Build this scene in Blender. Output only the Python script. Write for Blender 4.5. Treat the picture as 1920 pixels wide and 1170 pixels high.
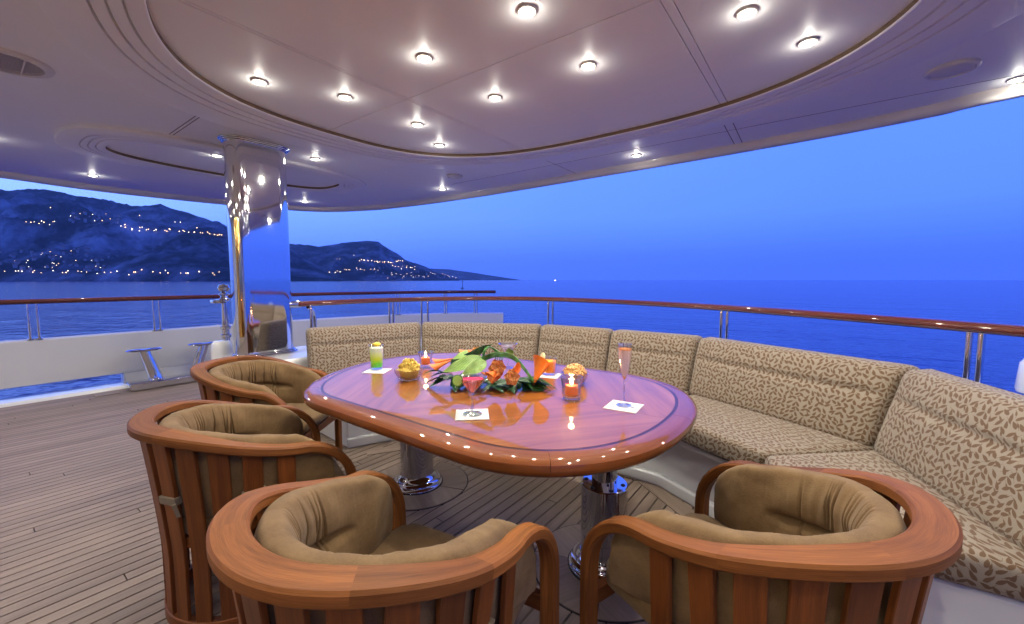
import bpy, bmesh, math, random
from mathutils import Vector, Matrix, noise as mnoise
R = math.radians
S = bpy.context.scene
for o in list(bpy.data.objects): bpy.data.objects.remove(o)
COL = S.collection
rnd = random.Random(7)

# ------------------------------------------------------------------ camera
# world frame: origin on the deck under the table centre, +Y aft, +X starboard, metres
F, CH, PITCH, HEAD = 775.0, 1.25, math.atan(60/775.0), R(36.81)
CAMX, CAMY = 1.326, -1.619
cam = bpy.data.cameras.new('camera'); co = bpy.data.objects.new('camera', cam); COL.objects.link(co)
co.location = (CAMX, CAMY, CH); co.rotation_euler = (R(90)-PITCH, 0, HEAD)
cam.sensor_width = 36; cam.lens = F/1920*36; cam.clip_start = .02; cam.clip_end = 60000
S.camera = co
# ------------------------------------------------------------------ world (dusk sky)
w = bpy.data.worlds.new('World'); S.world = w; w.use_nodes = True
nt = w.node_tree; nt.nodes.clear()
def wn(t, **k):
    n = nt.nodes.new(t)
    for a, b in k.items(): setattr(n, a, b)
    return n
tc = wn('ShaderNodeTexCoord'); sx = wn('ShaderNodeSeparateXYZ'); nt.links.new(tc.outputs['Generated'], sx.inputs[0])
ramp = wn('ShaderNodeValToRGB'); cr = ramp.color_ramp
cr.elements[0].position = 0.0; cr.elements[0].color = (.105, .27, 1.65, 1)
cr.elements[1].position = 1.0; cr.elements[1].color = (.05, .12, 1.05, 1)
for p, c in ((.03, (.10, .265, 1.75)), (.14, (.155, .385, 1.8)), (.26, (.16, .39, 1.85)), (.5, (.09, .22, 1.55))):
    e = cr.elements.new(p); e.color = (*c, 1)
nt.links.new(sx.outputs['Z'], ramp.inputs[0])
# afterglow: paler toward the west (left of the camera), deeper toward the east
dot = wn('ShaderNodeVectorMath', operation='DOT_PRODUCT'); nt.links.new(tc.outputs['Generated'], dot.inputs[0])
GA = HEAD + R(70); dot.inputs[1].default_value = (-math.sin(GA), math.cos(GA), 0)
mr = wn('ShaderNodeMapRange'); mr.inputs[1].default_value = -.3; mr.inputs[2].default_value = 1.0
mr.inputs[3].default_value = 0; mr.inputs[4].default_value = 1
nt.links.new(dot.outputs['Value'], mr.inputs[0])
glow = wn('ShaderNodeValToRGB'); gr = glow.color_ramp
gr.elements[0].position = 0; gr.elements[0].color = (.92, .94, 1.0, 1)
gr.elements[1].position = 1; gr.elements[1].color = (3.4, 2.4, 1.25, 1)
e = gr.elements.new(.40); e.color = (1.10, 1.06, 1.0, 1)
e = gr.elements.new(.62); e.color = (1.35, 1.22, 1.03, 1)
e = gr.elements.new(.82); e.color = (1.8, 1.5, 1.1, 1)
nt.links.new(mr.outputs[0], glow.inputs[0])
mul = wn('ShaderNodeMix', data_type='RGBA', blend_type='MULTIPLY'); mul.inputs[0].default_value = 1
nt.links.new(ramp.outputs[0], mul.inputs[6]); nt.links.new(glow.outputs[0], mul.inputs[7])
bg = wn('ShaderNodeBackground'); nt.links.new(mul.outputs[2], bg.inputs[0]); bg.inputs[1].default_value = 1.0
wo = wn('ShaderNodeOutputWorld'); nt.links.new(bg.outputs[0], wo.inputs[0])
# ------------------------------------------------------------------ exposure
S.view_settings.view_transform = 'Standard'; S.view_settings.look = 'None'
S.view_settings.exposure = 0.0; S.view_settings.gamma = 1.0
S.cycles.use_denoising = True
S.cycles.max_bounces = 8; S.cycles.diffuse_bounces = 5; S.cycles.glossy_bounces = 4
S.cycles.transmission_bounces = 8; S.cycles.transparent_max_bounces = 16; S.cycles.volume_bounces = 0
S.cycles.caustics_reflective = False; S.cycles.caustics_refractive = False
S.cycles.sample_clamp_indirect = 4.0
LAMP_W = 6.4             # watts of each ceiling downlight
LAMP_C = (1.0, .95, .83)

# ------------------------------------------------------------------ pixel helpers (photo pixels 1920x1170)
_c, _s = math.cos(PITCH), math.sin(PITCH)
_U = (math.sin(HEAD), math.cos(HEAD)); _V = (math.cos(HEAD), -math.sin(HEAD))   # aft / starboard seen from the camera frame
def ray(x, y):
    dx = (x-960)/F; dz = -(y-585)/F
    X, Y, Z = dx, _c+dz*_s, -_s+dz*_c
    return Vector((X*_V[0]+Y*_V[1], X*_U[0]+Y*_U[1], Z))
def px(x, y, z):
    r = ray(x, y); t = (z-CH)/r.z
    return Vector((CAMX+r.x*t, CAMY+r.y*t, z))
def pxd(x, y, d):
    r = ray(x, y); k = math.hypot(r.x, r.y)
    f = r.x*_V[1]+r.y*_U[1]
    return Vector((CAMX, CAMY, CH)) + r*(d/f)
def proj(p):
    a, b, z = p[0]-CAMX, p[1]-CAMY, p[2]-CH
    X = a*_V[0]+b*_U[0]; Y = a*_V[1]+b*_U[1]
    d = Y*_c-z*_s; v = Y*_s+z*_c
    return 960+F*X/d, 585-F*v/d
def depth(p):
    return (p[0]-CAMX)*_V[1]+(p[1]-CAMY)*_U[1]

# ------------------------------------------------------------------ materials
MATS = {}
class NB:
    def __init__(s, name):
        s.m = bpy.data.materials.new(name); s.m.use_nodes = True; s.t = s.m.node_tree; s.t.nodes.clear()
        s.out = s.n('ShaderNodeOutputMaterial')
    def n(s, t, ins=None, **k):
        a = s.t.nodes.new(t)
        for x, y in k.items(): setattr(a, x, y)
        for x, y in (ins or {}).items(): s.set(a.inputs[x], y)
        return a
    def set(s, sock, v):
        if hasattr(v, 'is_output') or isinstance(v, bpy.types.NodeSocket): s.t.links.new(v, sock)
        else:
            if isinstance(v, tuple) and len(v) == 3 and sock.type == 'RGBA': v = (*v, 1)
            sock.default_value = v
    def math(s, op, a, b=0.0, c=0.0):
        n = s.n('ShaderNodeMath', operation=op)
        s.set(n.inputs[0], a); s.set(n.inputs[1], b); s.set(n.inputs[2], c); return n.outputs[0]
    def mix(s, f, a, b, mode='MIX'):
        n = s.n('ShaderNodeMix', data_type='RGBA', blend_type=mode)
        s.set(n.inputs[0], f); s.set(n.inputs[6], a); s.set(n.inputs[7], b); return n.outputs[2]
    def ramp(s, f, stops):
        n = s.n('ShaderNodeValToRGB'); s.set(n.inputs[0], f); r = n.color_ramp
        while len(r.elements) < len(stops): r.elements.new(.5)
        for e, (p, c) in zip(r.elements, stops): e.position = p; e.color = (*c, 1)
        return n.outputs[0]
    def noise(s, vec, scale, detail=4, rough=.55, dist=0.0):
        n = s.n('ShaderNodeTexNoise', {'Scale': scale, 'Detail': detail, 'Roughness': rough, 'Distortion': dist}); 
        if vec is not None: s.set(n.inputs['Vector'], vec)
        return n.outputs[0]
    def mapping(s, vec, scale=(1,1,1), loc=(0,0,0), rot=(0,0,0)):
        n = s.n('ShaderNodeMapping'); s.set(n.inputs[0], vec)
        n.inputs[1].default_value = loc; n.inputs[2].default_value = rot; n.inputs[3].default_value = scale
        return n.outputs[0]
    def tc(s, k): return s.n('ShaderNodeTexCoord').outputs[k]
    def bump(s, h, strength=.3, dist=.002):
        return s.n('ShaderNodeBump', {'Height': h, 'Strength': strength, 'Distance': dist}).outputs[0]
    def pr(s, **k):
        p = s.n('ShaderNodeBsdfPrincipled')
        for a, v in k.items(): s.set(p.inputs[a.replace('_', ' ')], v)
        s.t.links.new(p.outputs[0], s.out.inputs[0]); MATS[s.m.name] = s.m; return p

def simple(name, col, rough=.4, metal=0., coat=0., noise_amt=0., nscale=8., emis=None, estr=0., trans=0., ior=1.5, bump=0., bscale=200., spec=.5, sss=0.):
    b = NB(name); c = col; kw = {}
    if noise_amt:
        v = b.tc('Object'); f = b.noise(v, nscale, 5)
        c = b.mix(f, tuple(x*(1-noise_amt) for x in col), tuple(min(1, x*(1+noise_amt)) for x in col))
    if bump:
        kw['Normal'] = b.bump(b.noise(b.tc('Object'), bscale, 3), bump, .001)
    p = b.pr(Base_Color=c, Roughness=rough, Metallic=metal, Coat_Weight=coat, Coat_Roughness=.03, Transmission_Weight=trans, IOR=ior, Specular_IOR_Level=spec, **kw)
    if emis: p.inputs['Emission Color'].default_value = (*emis, 1); p.inputs['Emission Strength'].default_value = estr
    if sss: p.inputs['Subsurface Weight'].default_value = sss; p.inputs['Subsurface Radius'].default_value = (.02, .008, .004)
    return b.m

def wood(name, dark, light, rough, coat=0., gscale=1.0, var=.25, coord='UV', spec=.5):
    """grain runs along U of a UV map laid out in metres; every piece gets its own tone"""
    b = NB(name); oi = b.n('ShaderNodeObjectInfo'); uv = b.tc(coord)
    off = b.n('ShaderNodeCombineXYZ', {0: b.math('MULTIPLY', oi.outputs['Random'], 37.0), 1: b.math('MULTIPLY', oi.outputs['Random'], 91.0)}).outputs[0]
    v = b.n('ShaderNodeVectorMath', operation='ADD'); b.set(v.inputs[0], uv); b.set(v.inputs[1], off); v = v.outputs[0]
    wide = b.noise(b.mapping(v, (1.3*gscale, 26*gscale, 1)), 1.0, 5, .6, .6)
    fine = b.noise(b.mapping(v, (9*gscale, 420*gscale, 1)), 1.0, 3, .6)
    blot = b.noise(b.mapping(v, (2.2, 3.5, 1)), 1.0, 3)
    f = b.math('ADD', b.math('MULTIPLY', wide, .55), b.math('MULTIPLY', fine, .45))
    c = b.ramp(f, [(.30, dark), (.50, tuple((x+y)/2 for x, y in zip(dark, light))), (.68, light)])
    tone = b.math('ADD', b.math('MULTIPLY', oi.outputs['Random'], 2*var), 1-var)
    tone = b.math('MULTIPLY', tone, b.math('ADD', b.math('MULTIPLY', blot, .5), .75))
    tn = b.n('ShaderNodeCombineColor', {0: tone, 1: tone, 2: tone}).outputs[0]
    c = b.mix(1.0, c, tn, 'MULTIPLY')
    rg = b.math('ADD', b.math('MULTIPLY', fine, .15), rough)
    b.pr(Base_Color=c, Roughness=rg, Coat_Weight=coat, Coat_Roughness=.02, Specular_IOR_Level=spec, Normal=b.bump(fine, .05 if coat else .35, .0006))
    return b.m

wood('deck_teak', (.178, .124, .090), (.35, .265, .205), .5, 0, 1.0, .14)
wood('chair_teak', (.082, .024, .0055), (.27, .098, .026), .45, .0, 1.7, .22, spec=.14)
wood('slat_teak', (.075, .019, .004), (.22, .066, .014), .42, .04, 1.6, .18, spec=.28)
wood('table_veneer', (.165, .042, .005), (.37, .122, .016), .4, 1.0, .8, .06, spec=.15)
wood('table_rim', (.13, .028, .005), (.30, .085, .015), .4, 1.0, 1.0, .12, spec=.15)
wood('mahogany', (.06, .010, .004), (.13, .026, .009), .4, 1.0, 1.0, .05, spec=.15)
simple('inlay', (.05, .014, .005), .4, coat=.6, spec=.1)
simple('caulk', (.012, .011, .010), .6)
simple('gelcoat', (.80, .80, .78), .16, coat=.6, noise_amt=.03, nscale=2, bump=.03, bscale=6)
simple('ceiling_paint', (.92, .92, .93), .45, noise_amt=.025, nscale=1.5)
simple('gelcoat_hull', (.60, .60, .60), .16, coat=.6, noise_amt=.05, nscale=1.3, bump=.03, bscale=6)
simple('ceiling_gloss', (.72, .69, .66), .12, coat=.5, noise_amt=.02)
simple('seam', (.16, .12, .10), .7)
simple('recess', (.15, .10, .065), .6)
simple('chrome', (.74, .74, .75), .05, metal=1, bump=.015, bscale=4)
simple('brass', (.82, .52, .18), .12, metal=1)
simple('lamp_glass', (1, .95, .85), .3, emis=(1, .87, .62), estr=26)
simple('vent_paint', (.70, .68, .64), .4)
simple('saloon_cream', (.72, .62, .50), .6); simple('carpet', (.45, .36, .27), .9)
simple('vent_dark', (.05, .045, .04), .8)
simple('strap_cloth', (.20, .155, .105), .9, bump=.4, bscale=600)

def fabric_tan():
    b = NB('fabric_tan'); v = b.tc('Object')
    n1 = b.noise(v, 14, 5, .6); n2 = b.noise(v, 420, 2, .6)
    wx = b.noise(b.mapping(v, (90, 900, 300)), 1, 2); wy = b.noise(b.mapping(v, (900, 90, 300)), 1, 2)
    f = b.math('ADD', b.math('MULTIPLY', n1, .5), b.math('MULTIPLY', b.math('ADD', wx, wy), .25))
    c = b.ramp(f, [(.3, (.120, .070, .030)), (.7, (.245, .154, .072))])
    h = b.math('ADD', n2, b.math('ADD', wx, wy))
    p = b.pr(Base_Color=c, Roughness=.92, Specular_IOR_Level=.2, Sheen_Weight=.08, Sheen_Roughness=.5, Normal=b.bump(h, .35, .0012))
fabric_tan()

def leaf_fabric():
    b = NB('leaf_fabric'); uv = b.tc('UV')
    def layer(off, cell, la, lw):
        p = b.mapping(uv, (1/cell, 1/cell, 1), off)
        vo = b.n('ShaderNodeTexVoronoi', {'Scale': 1.0, 'Randomness': .5}, voronoi_dimensions='2D', feature='F1'); b.set(vo.inputs['Vector'], p)
        d = b.n('ShaderNodeVectorMath', operation='SUBTRACT'); b.set(d.inputs[0], p); b.set(d.inputs[1], vo.outputs['Position'])
        sc = b.n('ShaderNodeSeparateColor'); b.set(sc.inputs[0], vo.outputs['Color'])
        sign = b.math('SUBTRACT', b.math('MULTIPLY', b.math('GREATER_THAN', sc.outputs[0], .5), 2.0), 1.0)
        ang = b.math('MULTIPLY', sign, b.math('ADD', b.math('MULTIPLY', sc.outputs[1], .8), .35))
        ro = b.n('ShaderNodeVectorRotate', rotation_type='Z_AXIS'); b.set(ro.inputs['Vector'], d.outputs[0]); b.set(ro.inputs['Angle'], ang)
        s = b.n('ShaderNodeSeparateXYZ'); b.set(s.inputs[0], ro.outputs[0])
        y = b.math('DIVIDE', s.outputs[1], la)
        yy = b.math('ADD', y, .18)
        taper = b.math('MULTIPLY', b.math('SUBTRACT', 1.0, b.math('MULTIPLY', y, y)), b.math('SUBTRACT', 1.0, b.math('MULTIPLY', yy, .35)))
        wv = b.math('SUBTRACT', b.math('MULTIPLY', taper, lw), b.math('ABSOLUTE', s.outputs[0]))
        leaf = b.math('MULTIPLY', wv, 16.0)
        stem = b.math('MULTIPLY', b.math('SUBTRACT', .035, b.math('ABSOLUTE', b.math('ADD', s.outputs[0], b.math('MULTIPLY', b.math('MULTIPLY', s.outputs[1], s.outputs[1]), .2)))), 20.0)
        return b.math('MAXIMUM', leaf, stem)
    m = b.math('MAXIMUM', layer((0, 0, 0), .0255, .68, .275), layer((7.37, 3.19, 0), .034, .36, .13))
    cl = b.n('ShaderNodeClamp', {0: m}).outputs[0]
    n1 = b.noise(b.mapping(uv, (700, 700, 1)), 1, 2)
    br = b.mix(n1, (.095, .052, .026), (.155, .090, .048)); cm = b.mix(n1, (.215, .176, .130), (.30, .252, .195))
    c = b.mix(cl, cm, br)
    h = b.math('ADD', b.math('MULTIPLY', cl, .8), n1)
    b.pr(Base_Color=c, Roughness=.85, Specular_IOR_Level=.25, Sheen_Weight=.15, Normal=b.bump(h, .3, .0015))
leaf_fabric()

def glass_thin(name, tint=(.96, .97, 1.0), ior=1.5):
    b = NB(name); g = b.n('ShaderNodeBsdfGlossy', {'Color': (1, 1, 1), 'Roughness': .01}); t = b.n('ShaderNodeBsdfTransparent', {'Color': tint})
    f = b.n('ShaderNodeLayerWeight', {'Blend': .5}).outputs['Facing']; f = b.math('ADD', b.math('MULTIPLY', b.math('POWER', f, 2.0), .8), .12)
    m = b.n('ShaderNodeMixShader', {0: f}); b.set(m.inputs[1], t.outputs[0]); b.set(m.inputs[2], g.outputs[0])
    b.t.links.new(m.outputs[0], b.out.inputs[0]); MATS[name] = b.m
glass_thin('glass')
def liquid(name, stops, alpha=.55):
    b = NB(name); s = b.n('ShaderNodeSeparateXYZ'); b.set(s.inputs[0], b.tc('Generated'))
    c = b.ramp(s.outputs[2], stops)
    d0 = b.n('ShaderNodeBsdfDiffuse', {'Color': c}); d1 = b.n('ShaderNodeBsdfTranslucent', {'Color': c}); d = b.n('ShaderNodeAddShader'); b.set(d.inputs[0], d0.outputs[0]); b.set(d.inputs[1], d1.outputs[0]); t = b.n('ShaderNodeBsdfTransparent', {'Color': c})
    m = b.n('ShaderNodeMixShader', {0: alpha}); b.set(m.inputs[1], t.outputs[0]); b.set(m.inputs[2], d.outputs[0])
    b.t.links.new(m.outputs[0], b.out.inputs[0]); MATS[name] = b.m
liquid('liq_green', [(0, (.04, .62, .03)), (.22, (.16, .72, .03)), (.45, (.78, .85, .06)), (.8, (.92, .92, .55)), (1, (.92, .95, .8))], 1.0)
liquid('liq_pink', [(0, (.85, .10, .10)), (1, (.85, .10, .22))], .55)
liquid('liq_orange', [(0, (.95, .40, .02)), (1, (.98, .48, .06))], 1.0)
liquid('liq_clear', [(0, (.75, .82, 1.0)), (1, (.8, .86, 1.0))], .25)
liquid('liq_flute', [(0, (.95, .50, .05)), (.08, (.95, .55, .15)), (.12, (.82, .76, .74)), (.93, (.82, .74, .70)), (.96, (.95, .5, .25)), (1, (.95, .5, .2))], .4)
simple('wax', (.75, .16, .05), .45, sss=.4, emis=(.9, .14, .03), estr=.35)
simple('flame', (1, .8, .4), .5, emis=(1, .72, .32), estr=30)
simple('paper', (.80, .77, .70), .8, bump=.2, bscale=300)
simple('print_blue', (.40, .50, .68), .8)
simple('chips', (.95, .62, .13), .75, noise_amt=.25, nscale=60, spec=.2)
simple('nuts', (.72, .42, .15), .55, noise_amt=.35, nscale=80)
simple('lime', (.42, .62, .12), .5); simple('lime_rind', (.10, .30, .03), .4)
simple('lemon', (.88, .62, .05), .5); simple('pineapple', (.85, .72, .34), .6)
def leafmat(name, a, bcol, rough=.35, trans=.15):
    b = NB(name); uv = b.tc('UV'); s = b.n('ShaderNodeSeparateXYZ'); b.set(s.inputs[0], uv)
    vein = b.n('ShaderNodeTexWave', {'Scale': 9.0, 'Distortion': 2.0}); b.set(vein.inputs[0], b.mapping(uv, (1, .35, 1), rot=(0, 0, .6)))
    f = b.math('ADD', b.math('MULTIPLY', vein.outputs['Fac'], .35), b.math('MULTIPLY', b.noise(uv, 5, 4), .65))
    c = b.ramp(f, [(.25, a), (.75, bcol)])
    b.pr(Base_Color=c, Roughness=rough, Coat_Weight=.2, Subsurface_Weight=.1, Normal=b.bump(vein.outputs['Fac'], .25, .002))
leafmat('leaf_dark', (.010, .045, .012), (.035, .12, .03)); leafmat('leaf_light', (.13, .30, .04), (.42, .60, .16))
leafmat('leaf_grass', (.03, .14, .03), (.10, .30, .06)); leafmat('petal_orange', (.75, .09, .012), (.92, .32, .03), .4)
leafmat('petal_peach', (.70, .20, .04), (.88, .46, .16), .5)
simple('house_wall', (.34, .31, .28), .8); simple('house_roof', (.30, .14, .08), .8)
simple('lamp_head', (1, .9, .7), .5, emis=(1, .62, .28), estr=9); simple('lamp_head_white', (1, .95, .85), .5, emis=(1, .85, .62), estr=10)
simple('lamp_post', (.1, .1, .1), .6)
simple('boat_hull', (.7, .7, .7), .4)

def hillmat():
    b = NB('hill'); v = b.tc('Object'); g = b.n('ShaderNodeNewGeometry')
    n = b.noise(v, .0042, 6, .6, .3); n2 = b.noise(v, .03, 5, .65)
    z = b.n('ShaderNodeSeparateXYZ'); b.set(z.inputs[0], g.outputs['Normal'])
    steep = b.math('SUBTRACT', 1.0, z.outputs[2])
    f = b.math('ADD', b.math('MULTIPLY', n, .9), b.math('MULTIPLY', steep, .35)); f = b.math('ADD', f, b.math('MULTIPLY', n2, .25))
    c = b.ramp(f, [(.44, (.02, .028, .02)), (.57, (.042, .05, .04)), (.68, (.15, .148, .14)), (.84, (.36, .35, .33))])
    b.pr(Base_Color=c, Roughness=.95, Specular_IOR_Level=.1, Normal=b.bump(n2, .8, 12))
hillmat()
def seamat():
    b = NB('sea'); v = b.tc('Object')
    big = b.noise(b.mapping(v, (.05, .12, .05), rot=(0, 0, -.4)), 1, 5, .65, .4); sm = b.noise(b.mapping(v, (.6, .6, .6)), 1, 3, .6)
    h = b.math('ADD', b.math('MULTIPLY', big, 1.0), b.math('MULTIPLY', sm, .30))
    c = b.mix(b.noise(b.mapping(v, (.012, .012, 1)), 1, 3), (.004, .020, .16), (.007, .032, .22))
    b.pr(Base_Color=c, Roughness=.16, IOR=1.33, Normal=b.bump(h, .5, 1.2))
seamat()

# ------------------------------------------------------------------ mesh helpers
class MB:
    def __init__(s): s.v = []; s.f = []; s.uv = []; s.mi = []; s.cur = 0
    def face(s, idx, uv=None):
        s.f.append(tuple(idx)); s.uv.append(uv or [(s.v[i][0], s.v[i][1]) for i in idx]); s.mi.append(s.cur)
    def box(s, c, d, rz=0.0, M=None):
        b = len(s.v); cx, cy, cz = c; a, e, h = d[0]/2, d[1]/2, d[2]/2; ca, sa = math.cos(rz), math.sin(rz)
        for z in (-h, h):
            for x, y in ((-a, -e), (a, -e), (a, e), (-a, e)):
                p = Vector((cx+x*ca-y*sa, cy+x*sa+y*ca, cz+z)); s.v.append(tuple(M @ p if M else p))
        for q, (l, m) in (((3, 2, 1, 0), (0, 1)), ((4, 5, 6, 7), (0, 1)), ((0, 1, 5, 4), (0, 2)), ((1, 2, 6, 5), (1, 2)), ((2, 3, 7, 6), (0, 2)), ((3, 0, 4, 7), (1, 2))):
            loc = [((-a, a, a, -a)[i % 4], (-e, -e, e, e)[i % 4], (-h, h)[i//4]) for i in q]
            s.face([b+i for i in q], [((p[l], p[m]) if d[l] >= d[m] else (p[m], p[l])) for p in loc])
    def prism(s, poly, z0, z1, rot=0.0):
        b = len(s.v); n = len(poly); ca, sa = math.cos(rot), math.sin(rot)
        area = sum(poly[i][0]*poly[(i+1) % n][1]-poly[(i+1) % n][0]*poly[i][1] for i in range(n))
        if area < 0: poly = poly[::-1]
        for z in (z0, z1):
            for p in poly: s.v.append((p[0], p[1], z))
        U = lambda p: (p[0]*ca+p[1]*sa, -p[0]*sa+p[1]*ca)
        s.face([b+n+i for i in range(n)], [U(p) for p in poly]); s.face([b+i for i in range(n)][::-1], [U(p) for p in poly][::-1])
        L = 0
        for i in range(n):
            j = (i+1) % n; l = math.dist(poly[i][:2], poly[j][:2])
            s.face([b+i, b+j, b+n+j, b+n+i], [(L, z0), (L+l, z0), (L+l, z1), (L, z1)]); L += l
    def lathe(s, prof, c=(0, 0, 0), n=28, M=None, sx=1.0, sy=1.0, closed=False):
        b = len(s.v); m = len(prof)
        for i in range(n):
            a = 2*math.pi*i/n
            for r, z in prof:
                p = Vector((c[0]+r*math.cos(a)*sx, c[1]+r*math.sin(a)*sy, c[2]+z)); s.v.append(tuple(M @ p if M else p))
        for i in range(n):
            j = (i+1) % n
            for k in range(m if closed else m-1):
                l = (k+1) % m
                a, b2, c2, d = b+i*m+k, b+j*m+k, b+j*m+l, b+i*m+l
                u0, u1 = i/n, (i+1)/n
                r0, r1 = prof[k][0] < 1e-6, prof[l][0] < 1e-6
                if r0 and r1: continue
                if r0: s.face([a, c2, d], [(u0, prof[k][1]), (u1, prof[l][1]), (u0, prof[l][1])])
                elif r1: s.face([a, b2, d], [(u0, prof[k][1]), (u1, prof[k][1]), (u0, prof[l][1])])
                else: s.face([a, b2, c2, d], [(u0*r0+u0, prof[k][1]), (u1, prof[k][1]), (u1, prof[l][1]), (u0, prof[l][1])])
    def sweep(s, frames, section, cap=True, closed=False, secs=None):
        """frames: (pos, lateral, up); section: closed list of (lateral, up)"""
        b = len(s.v); m = len(section); L = [0.0]
        for i, (p, la, up) in enumerate(frames):
            sec = secs[i] if secs else section
            for a, c in sec: s.v.append(tuple(Vector(p)+Vector(la)*a+Vector(up)*c))
            if i: L.append(L[-1]+(Vector(p)-Vector(frames[i-1][0])).length)
        P = [0.0]
        for k in range(m): P.append(P[-1]+math.dist(section[k], section[(k+1) % m]))
        n = len(frames)
        for i in range(n if closed else n-1):
            j = (i+1) % n; l1 = L[j] if j else L[-1]+(Vector(frames[0][0])-Vector(frames[-1][0])).length
            for k in range(m):
                q = (k+1) % m
                s.face([b+i*m+k, b+j*m+k, b+j*m+q, b+i*m+q], [(L[i], P[k]), (l1, P[k]), (l1, P[k+1]), (L[i], P[k+1])])
        if cap and not closed:
            s.face([b+k for k in range(m)][::-1], [section[k] for k in range(m)][::-1])
            s.face([b+(n-1)*m+k for k in range(m)], [section[k] for k in range(m)])
    def tube(s, pts, r, n=10, cap=True, closed=False):
        pts = [Vector(p) for p in pts]; rr = r if isinstance(r, (list, tuple)) else [r]*len(pts); fr = []
        N = len(pts); up = Vector((0, 0, 1))
        for i in range(N):
            t = (pts[(i+1) % N]-pts[i-1]) if closed else (pts[min(i+1, N-1)]-pts[max(i-1, 0)])
            t.normalize(); la = t.cross(up)
            if la.length < .05: la = fr[-1][1] if fr else Vector((1, 0, 0))
            la = (la-t*la.dot(t)).normalized(); fr.append((pts[i], la, la.cross(t).normalized()))
        sec = [(math.cos(2*math.pi*k/n), math.sin(2*math.pi*k/n)) for k in range(n)]
        s.sweep(fr, [(a*rr[0], c*rr[0]) for a, c in sec], cap, closed, [[(a*q, c*q) for a, c in sec] for q in rr])
    def grid(s, fn, nu, nv, flip=False):
        b = len(s.v)
        for i in range(nu+1):
            for j in range(nv+1): s.v.append(tuple(fn(i/nu, j/nv)))
        for i in range(nu):
            for j in range(nv):
                q = [b+i*(nv+1)+j, b+(i+1)*(nv+1)+j, b+(i+1)*(nv+1)+j+1, b+i*(nv+1)+j+1]; uv = [(i/nu, j/nv), ((i+1)/nu, j/nv), ((i+1)/nu, (j+1)/nv), (i/nu, (j+1)/nv)]
                if flip: q = q[::-1]; uv = uv[::-1]
                s.face(q, uv)
    def mesh(s, name, mats, smooth=True, angle=40):
        me = bpy.data.meshes.new(name); me.from_pydata(s.v, [], s.f)
        u = me.uv_layers.new(name='UVMap'); flat = []
        for f in s.uv:
            for a in f: flat += [a[0], a[1]]
        u.data.foreach_set('uv', flat)
        for m in (mats if isinstance(mats, (list, tuple)) else [mats]): me.materials.append(MATS[m])
        if any(s.mi): me.polygons.foreach_set('material_index', s.mi)
        me.validate(); me.update()
        if smooth:
            me.polygons.foreach_set('use_smooth', [True]*len(me.polygons)); me.set_sharp_from_angle(angle=R(angle))
        return me
def mkobj(name, me, parent=None, loc=None, rot=None):
    o = bpy.data.objects.new(name, me); COL.objects.link(o)
    if parent: o.parent = parent
    if loc is not None: o.location = loc
    if rot is not None: o.rotation_euler = rot
    return o
def build(mb, name, mat, parent=None, smooth=True, angle=40, bevel=0, seg=2, loc=None, rot=None):
    o = mkobj(name, mb.mesh(name, mat, smooth, angle), parent, loc, rot)
    if bevel:
        m = o.modifiers.new('bevel', 'BEVEL'); m.width = bevel; m.segments = seg; m.limit_method = 'ANGLE'; m.angle_limit = R(35); m.harden_normals = False
    return o
def tag(o, label, cat, group=None):
    o['label'] = label; o['category'] = cat
    if group: o['group'] = group
    return o
def thing(name, label, cat, loc=(0, 0, 0), rz=0.0, group=None):
    o = bpy.data.objects.new(name, None); COL.objects.link(o); o.location = loc; o.rotation_euler = (0, 0, rz)
    o.empty_display_size = .1
    return tag(o, label, cat, group)
def struct(o): o['kind'] = 'structure'; return o
def copy_tree(o, parent=None):
    c = o.copy(); COL.objects.link(c); c.parent = parent
    for ch in list(o.children): copy_tree(ch, c)
    return c
def crom(pts, n=8, closed=False):
    """Catmull-Rom through pts"""
    P = [Vector(p) for p in pts]; N = len(P); out = []
    for i in range(N if closed else N-1):
        g = (lambda k: P[k % N]) if closed else (lambda k: P[min(max(k, 0), N-1)])
        a, b, c, d = g(i-1), g(i), g(i+1), g(i+2)
        for k in range(n):
            t = k/n; out.append(.5*((2*b)+(c-a)*t+(2*a-5*b+4*c-d)*t*t+(-a+3*b-3*c+d)*t**3))
    if not closed: out.append(P[-1])
    return out
def offpoly(pts, d, closed=False):
    """mitred offset to the left of travel"""
    n = len(pts); out = []
    for i in range(n):
        a = pts[i-1] if (i or closed) else None; c = pts[(i+1) % n] if (i < n-1 or closed) else None; b = pts[i]
        ns = []
        for p, q in ((a, b), (b, c)):
            if p is None or q is None: continue
            t = Vector((q[0]-p[0], q[1]-p[1])).normalized(); ns.append(Vector((-t.y, t.x)))
        if len(ns) == 1: m = ns[0]*d
        else:
            m = (ns[0]+ns[1]); m = m/max(.2, (m.length_squared/2))*d
        out.append((b[0]+m.x, b[1]+m.y))
    return out
def superell(sx, sy, n=160, ex=2.7, c=(0, 0)):
    o = []
    for i in range(n):
        a = 2*math.pi*i/n; ca, sa = math.cos(a), math.sin(a)
        o.append((c[0]+sx*math.copysign(abs(ca)**(2/ex), ca), c[1]+sy*math.copysign(abs(sa)**(2/ex), sa)))
    return o
def clip(poly, nx, ny, d):
    """keep n.p <= d"""
    out = []
    for i in range(len(poly)):
        a, b = poly[i], poly[(i+1) % len(poly)]; da, db = nx*a[0]+ny*a[1]-d, nx*b[0]+ny*b[1]-d
        if da <= 0: out.append(a)
        if (da < 0 < db) or (db < 0 < da):
            t = da/(da-db); out.append((a[0]+(b[0]-a[0])*t, a[1]+(b[1]-a[1])*t))
    return out
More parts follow.
